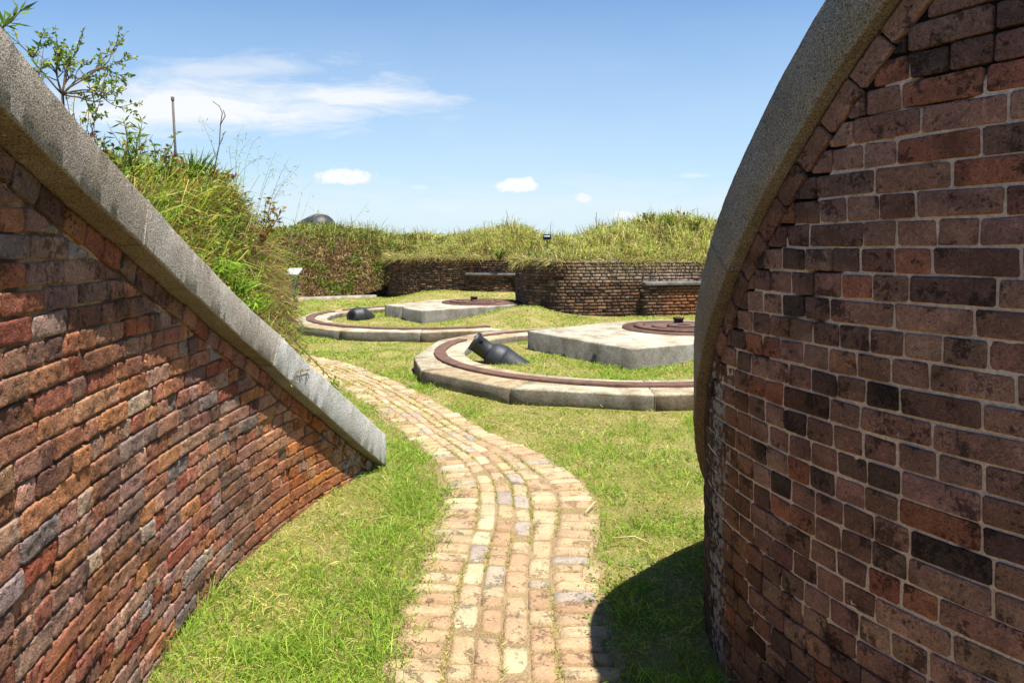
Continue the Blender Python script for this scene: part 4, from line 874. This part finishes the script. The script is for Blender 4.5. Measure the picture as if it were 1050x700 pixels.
# taller weeds on the rampart skyline
for k, (px, Y, s_, lb) in enumerate(((512, 20.5, 1.0, 'bushy weed on the rampart skyline left of the small marker light'), (545, 20.8, .7, 'low leafy weed on the rampart skyline just left of the marker light'), (452, 23, .8, 'dark weed on the rampart skyline above the far bay'), (690, 17.5, .9, 'yellow-flowering weed on the rampart skyline near the right coping'), (712, 17.2, .8, 'green weed on the rampart skyline touching the right coping'), (665, 17.8, .7, 'sparse weed on the rampart skyline above the ledge'), (385, 25, .8, 'reddish weed on the far bank skyline right of the cannon'))):
    x_ = (px-525)*Y/700; z_, _ = rampart_z(np.array([x_]), np.array([float(Y)]))
    leafy('weed_plant', (x_, Y, float(z_[0])), lb, 'plant', 16, .42*s_, .45*s_, 34, .055, .028, GR+([lin(206, 176, 60)] if 'yellow' in lb else [lin(120, 96, 60)]), [2, 2, 1, 1, 1.2], stem_r=.007)

# ------------------------------------------------------------------ small furniture
xg = (302.5-525)*17.8/700; T = empty('interpretive_sign', (xg, 17.8, 0), 'low interpretive sign with slanted pale panel on a grey-green post', 'sign'); mb = MB()
mb.box((xg, 17.8, .42), (.11, .10, 1.0)); mb.part('post', M_POST, T, bevel=.008)
ax_ = np.array([[.97, -.24, 0], [.2, .8, .57], [-.14, -.55, .82]]); mb = MB(); mb.box((xg-.03, 17.78, 1.0), (.38, .28, .045), ax_); mb.part('panel', M_PANEL, T, bevel=.008)
mb = MB(); mb.box((xg-.01, 17.8, .92), (.2, .16, .07), ax_); mb.part('bracket', M_POST, T)
xm, ym = (561-525)*17/700, 17.0; zm, _ = rampart_z(np.array([xm]), np.array([ym])); zc = 1.6+12*17/700
T = empty('marker_light', (xm, ym, float(zm[0])), 'small dark box light with a white stripe in the rampart grass', 'light'); mb = MB(); mb.box((xm, ym, zc), (.2, .12, .13)); mb.part('housing', M_DARK, T, bevel=.01)
mb = MB(); mb.box((xm-.01, ym-.064, zc+.012), (.15, .012, .03)); mb.part('stripe', M_WHITE, T); mb = MB(); mb.tube([(xm, ym, zc-.05), (xm, ym, float(zm[0])-.2)], .015, 6); mb.part('stake', M_DARK, T)
xm, ym = (611.5-525)*19/700, 19.0; T = empty('metal_rod', (xm, ym, 2.0), 'hair-thin metal rod standing on the far rampart skyline', 'rod'); mb = MB(); mb.tube([(xm, ym, 1.7), (xm, ym, 2.62)], .009, 6); mb.part('shaft', M_ROD, T)
for (p, q, lb) in (((500, 436), (532, 449), 'dry straw stick on the lawn at the right edge of the path bend'), ((588, 378+22), (618, 396+26), 'pale dry stick on the grass in front of the near gun ring'), ((628, 560), (668, 566), 'bent dry grass stalk crossing the path edge by the shadow'), ((600, 533), (612, 521), 'short bark twig on the right border of the path')):
    def gp(a):
        Y = 1.6*700/(a[1]-255); return np.array([(a[0]-525)*Y/700, Y, .045])
    a, b = gp(p), gp(q); T = empty('dry_stick', a, lb, 'stick'); mb = MB(); m = (a+b)/2+np.array([.02, .03, .012]); mb.tube([a, m, b], [.004, .0035, .002], 5); mb.part('twig', mat_plain('straw', lin(206, 186, 140), .8, 0, .2), T)

# ------------------------------------------------------------------ sky, sun, camera
SUN_EL, SUN_AZ = R(71.5), R(130)          # azimuth clockwise from +Y (forward); 90 = right
w = bpy.data.worlds.new('World'); S.world = w; w.use_nodes = True; nt = w.node_tree; nt.nodes.clear(); t = NT(nt)
sky = t.n('ShaderNodeTexSky', sky_type='NISHITA', sun_disc=False); sky.sun_elevation = SUN_EL; sky.sun_rotation = SUN_AZ; sky.air_density = 1.0; sky.dust_density = .25; sky.ozone_density = 1.0
tc = t.n('ShaderNodeTexCoord'); sp = t.n('ShaderNodeSeparateXYZ'); t.l(tc.outputs['Generated'], sp.inputs[0])
yy = t.math('MAXIMUM', sp.outputs[1], .05); U = t.math('DIVIDE', sp.outputs[0], yy); Vv = t.math('DIVIDE', sp.outputs[2], yy)
cb = t.n('ShaderNodeCombineXYZ'); t.l(U, cb.inputs[0]); t.l(t.math('MULTIPLY', Vv, 3.2), cb.inputs[1]); t.l(t.math('MULTIPLY', sp.outputs[1], .01), cb.inputs[2])
nz = t.noise(cb.outputs[0], 3.2, 8, .58, .4)
def cloud(u0, v0, du, dv, thr, soft, warp, nsc, dens, slope=0.):
    cv_ = t.n('ShaderNodeCombineXYZ'); t.l(U, cv_.inputs[0]); t.l(Vv, cv_.inputs[1]); n_ = t.noise(cv_.outputs[0], nsc, 7, .6, .2)
    a = t.math('DIVIDE', t.math('SUBTRACT', U, u0), du); v1 = t.math('SUBTRACT', t.math('SUBTRACT', Vv, v0), t.math('MULTIPLY', t.math('SUBTRACT', U, u0), slope)); b = t.math('DIVIDE', v1, dv)
    r = t.math('SQRT', t.math('ADD', t.math('MULTIPLY', a, a), t.math('MULTIPLY', b, b)))
    f_ = t.math('SUBTRACT', 1.0, t.math('ADD', r, t.math('MULTIPLY', t.math('SUBTRACT', n_, .5), warp)))
    return t.math('MULTIPLY', t.math('MULTIPLY_ADD', f_, 1/soft, -thr/soft, clamp=True), dens)
cs = t.n('ShaderNodeCombineXYZ'); t.l(t.math('ADD', U, t.math('MULTIPLY', Vv, .8)), cs.inputs[0]); t.l(t.math('MULTIPLY', Vv, 4.5), cs.inputs[1]); streak = t.noise(cs.outputs[0], 7, 10, .66, .6)
def cirrus(u0, v0, du, dv, dens, slope, lo, hi):
    a = t.math('DIVIDE', t.math('SUBTRACT', U, u0), du); b = t.math('DIVIDE', t.math('SUBTRACT', t.math('SUBTRACT', Vv, v0), t.math('MULTIPLY', t.math('SUBTRACT', U, u0), slope)), dv)
    r = t.math('SUBTRACT', 1.0, t.math('SQRT', t.math('ADD', t.math('MULTIPLY', a, a), t.math('MULTIPLY', b, b))))
    return t.math('MULTIPLY', t.ramp(t.math('ADD', t.math('MULTIPLY', r, .55), t.math('SUBTRACT', streak, .5)), [(lo, 0.), (hi, 1.)]), dens)
masks = [cirrus(-.46, .210, .42, .058, .92, .01, .06, .46), cirrus(-.24, .222, .19, .020, .85, -.02, .02, .4), cirrus(-.42, .262, .26, .032, .5, .05, .1, .5), cirrus(.0, .06, 1.0, .06, .35, 0, .1, .6),
         cloud(-.246, .105, .052, .015, .1, .30, 1.3, 48, .95), cloud(.008, .092, .040, .012, .1, .25, 1.2, 55, 1.0), cloud(.018, .096, .022, .012, .1, .25, 1.2, 55, 1.0), cloud(.105, .074, .018, .009, .1, .4, 1.3, 70, .8), cloud(.165, .050, .03, .008, .1, .4, 1.3, 60, .7), cloud(-.138, .09, .02, .006, 0, .7, 1.2, 60, .4), cloud(.27, .107, .03, .005, 0, .7, 1.2, 60, .4)]
m = masks[0]
for k in masks[1:]: m = t.math('MAXIMUM', m, k)
# thin milky air towards the horizon
hz = t.math('MULTIPLY', t.ramp(Vv, [(0., .9), (.1, .66), (.22, .40), (.36, .14), (.6, .03), (.9, 0.)]), t.math('MULTIPLY_ADD', nz, .6, .7))
m = t.math('MULTIPLY', m, t.math('GREATER_THAN', sp.outputs[1], .06))
c = t.mix(1, sky.outputs[0], (.80, 1.10, 1.34), 'MULTIPLY'); c = t.mix(t.ramp(sp.outputs[2], [(.38, 0.), (.75, 1.)]), c, t.mix(1, c, (.5, .55, .6), 'MULTIPLY')); c = t.mix(hz, c, (5.4, 6.5, 7.3)); c = t.mix(m, c, (7.5, 7.6, 7.7))  # upper sky, outside the frame, darkened to cut fill on walls and ground
bg = t.n('ShaderNodeBackground'); t.l(c, bg.inputs[0]); bg.inputs[1].default_value = .066; wo = t.n('ShaderNodeOutputWorld'); t.l(bg.outputs[0], wo.inputs[0])
ld = bpy.data.lights.new('sun', 'SUN'); ld.energy = 5.0; ld.angle = R(.53); ld.color = (1, .955, .88); lo = bpy.data.objects.new('sun', ld); COL.objects.link(lo)
sd = Vector((math.cos(SUN_EL)*math.sin(SUN_AZ), math.cos(SUN_EL)*math.cos(SUN_AZ), math.sin(SUN_EL))); lo.rotation_euler = sd.to_track_quat('Z', 'Y').to_euler(); lo.location = (4, -4, 12)
cd = bpy.data.cameras.new('camera'); cd.sensor_width = 36; cd.lens = 24; cd.shift_y = -95/1050; cd.clip_end = 9000; cd.clip_start = .05; co = bpy.data.objects.new('camera', cd); COL.objects.link(co)
co.location = (0, 0, 1.6); co.rotation_euler = (R(90), 0, 0); S.camera = co
vs = S.view_settings; vs.view_transform = 'Standard'; vs.look = 'None'; vs.gamma = 1; vs.use_curve_mapping = False; vs.exposure = 1.0
S.cycles.max_bounces = 6; S.cycles.use_denoising = True
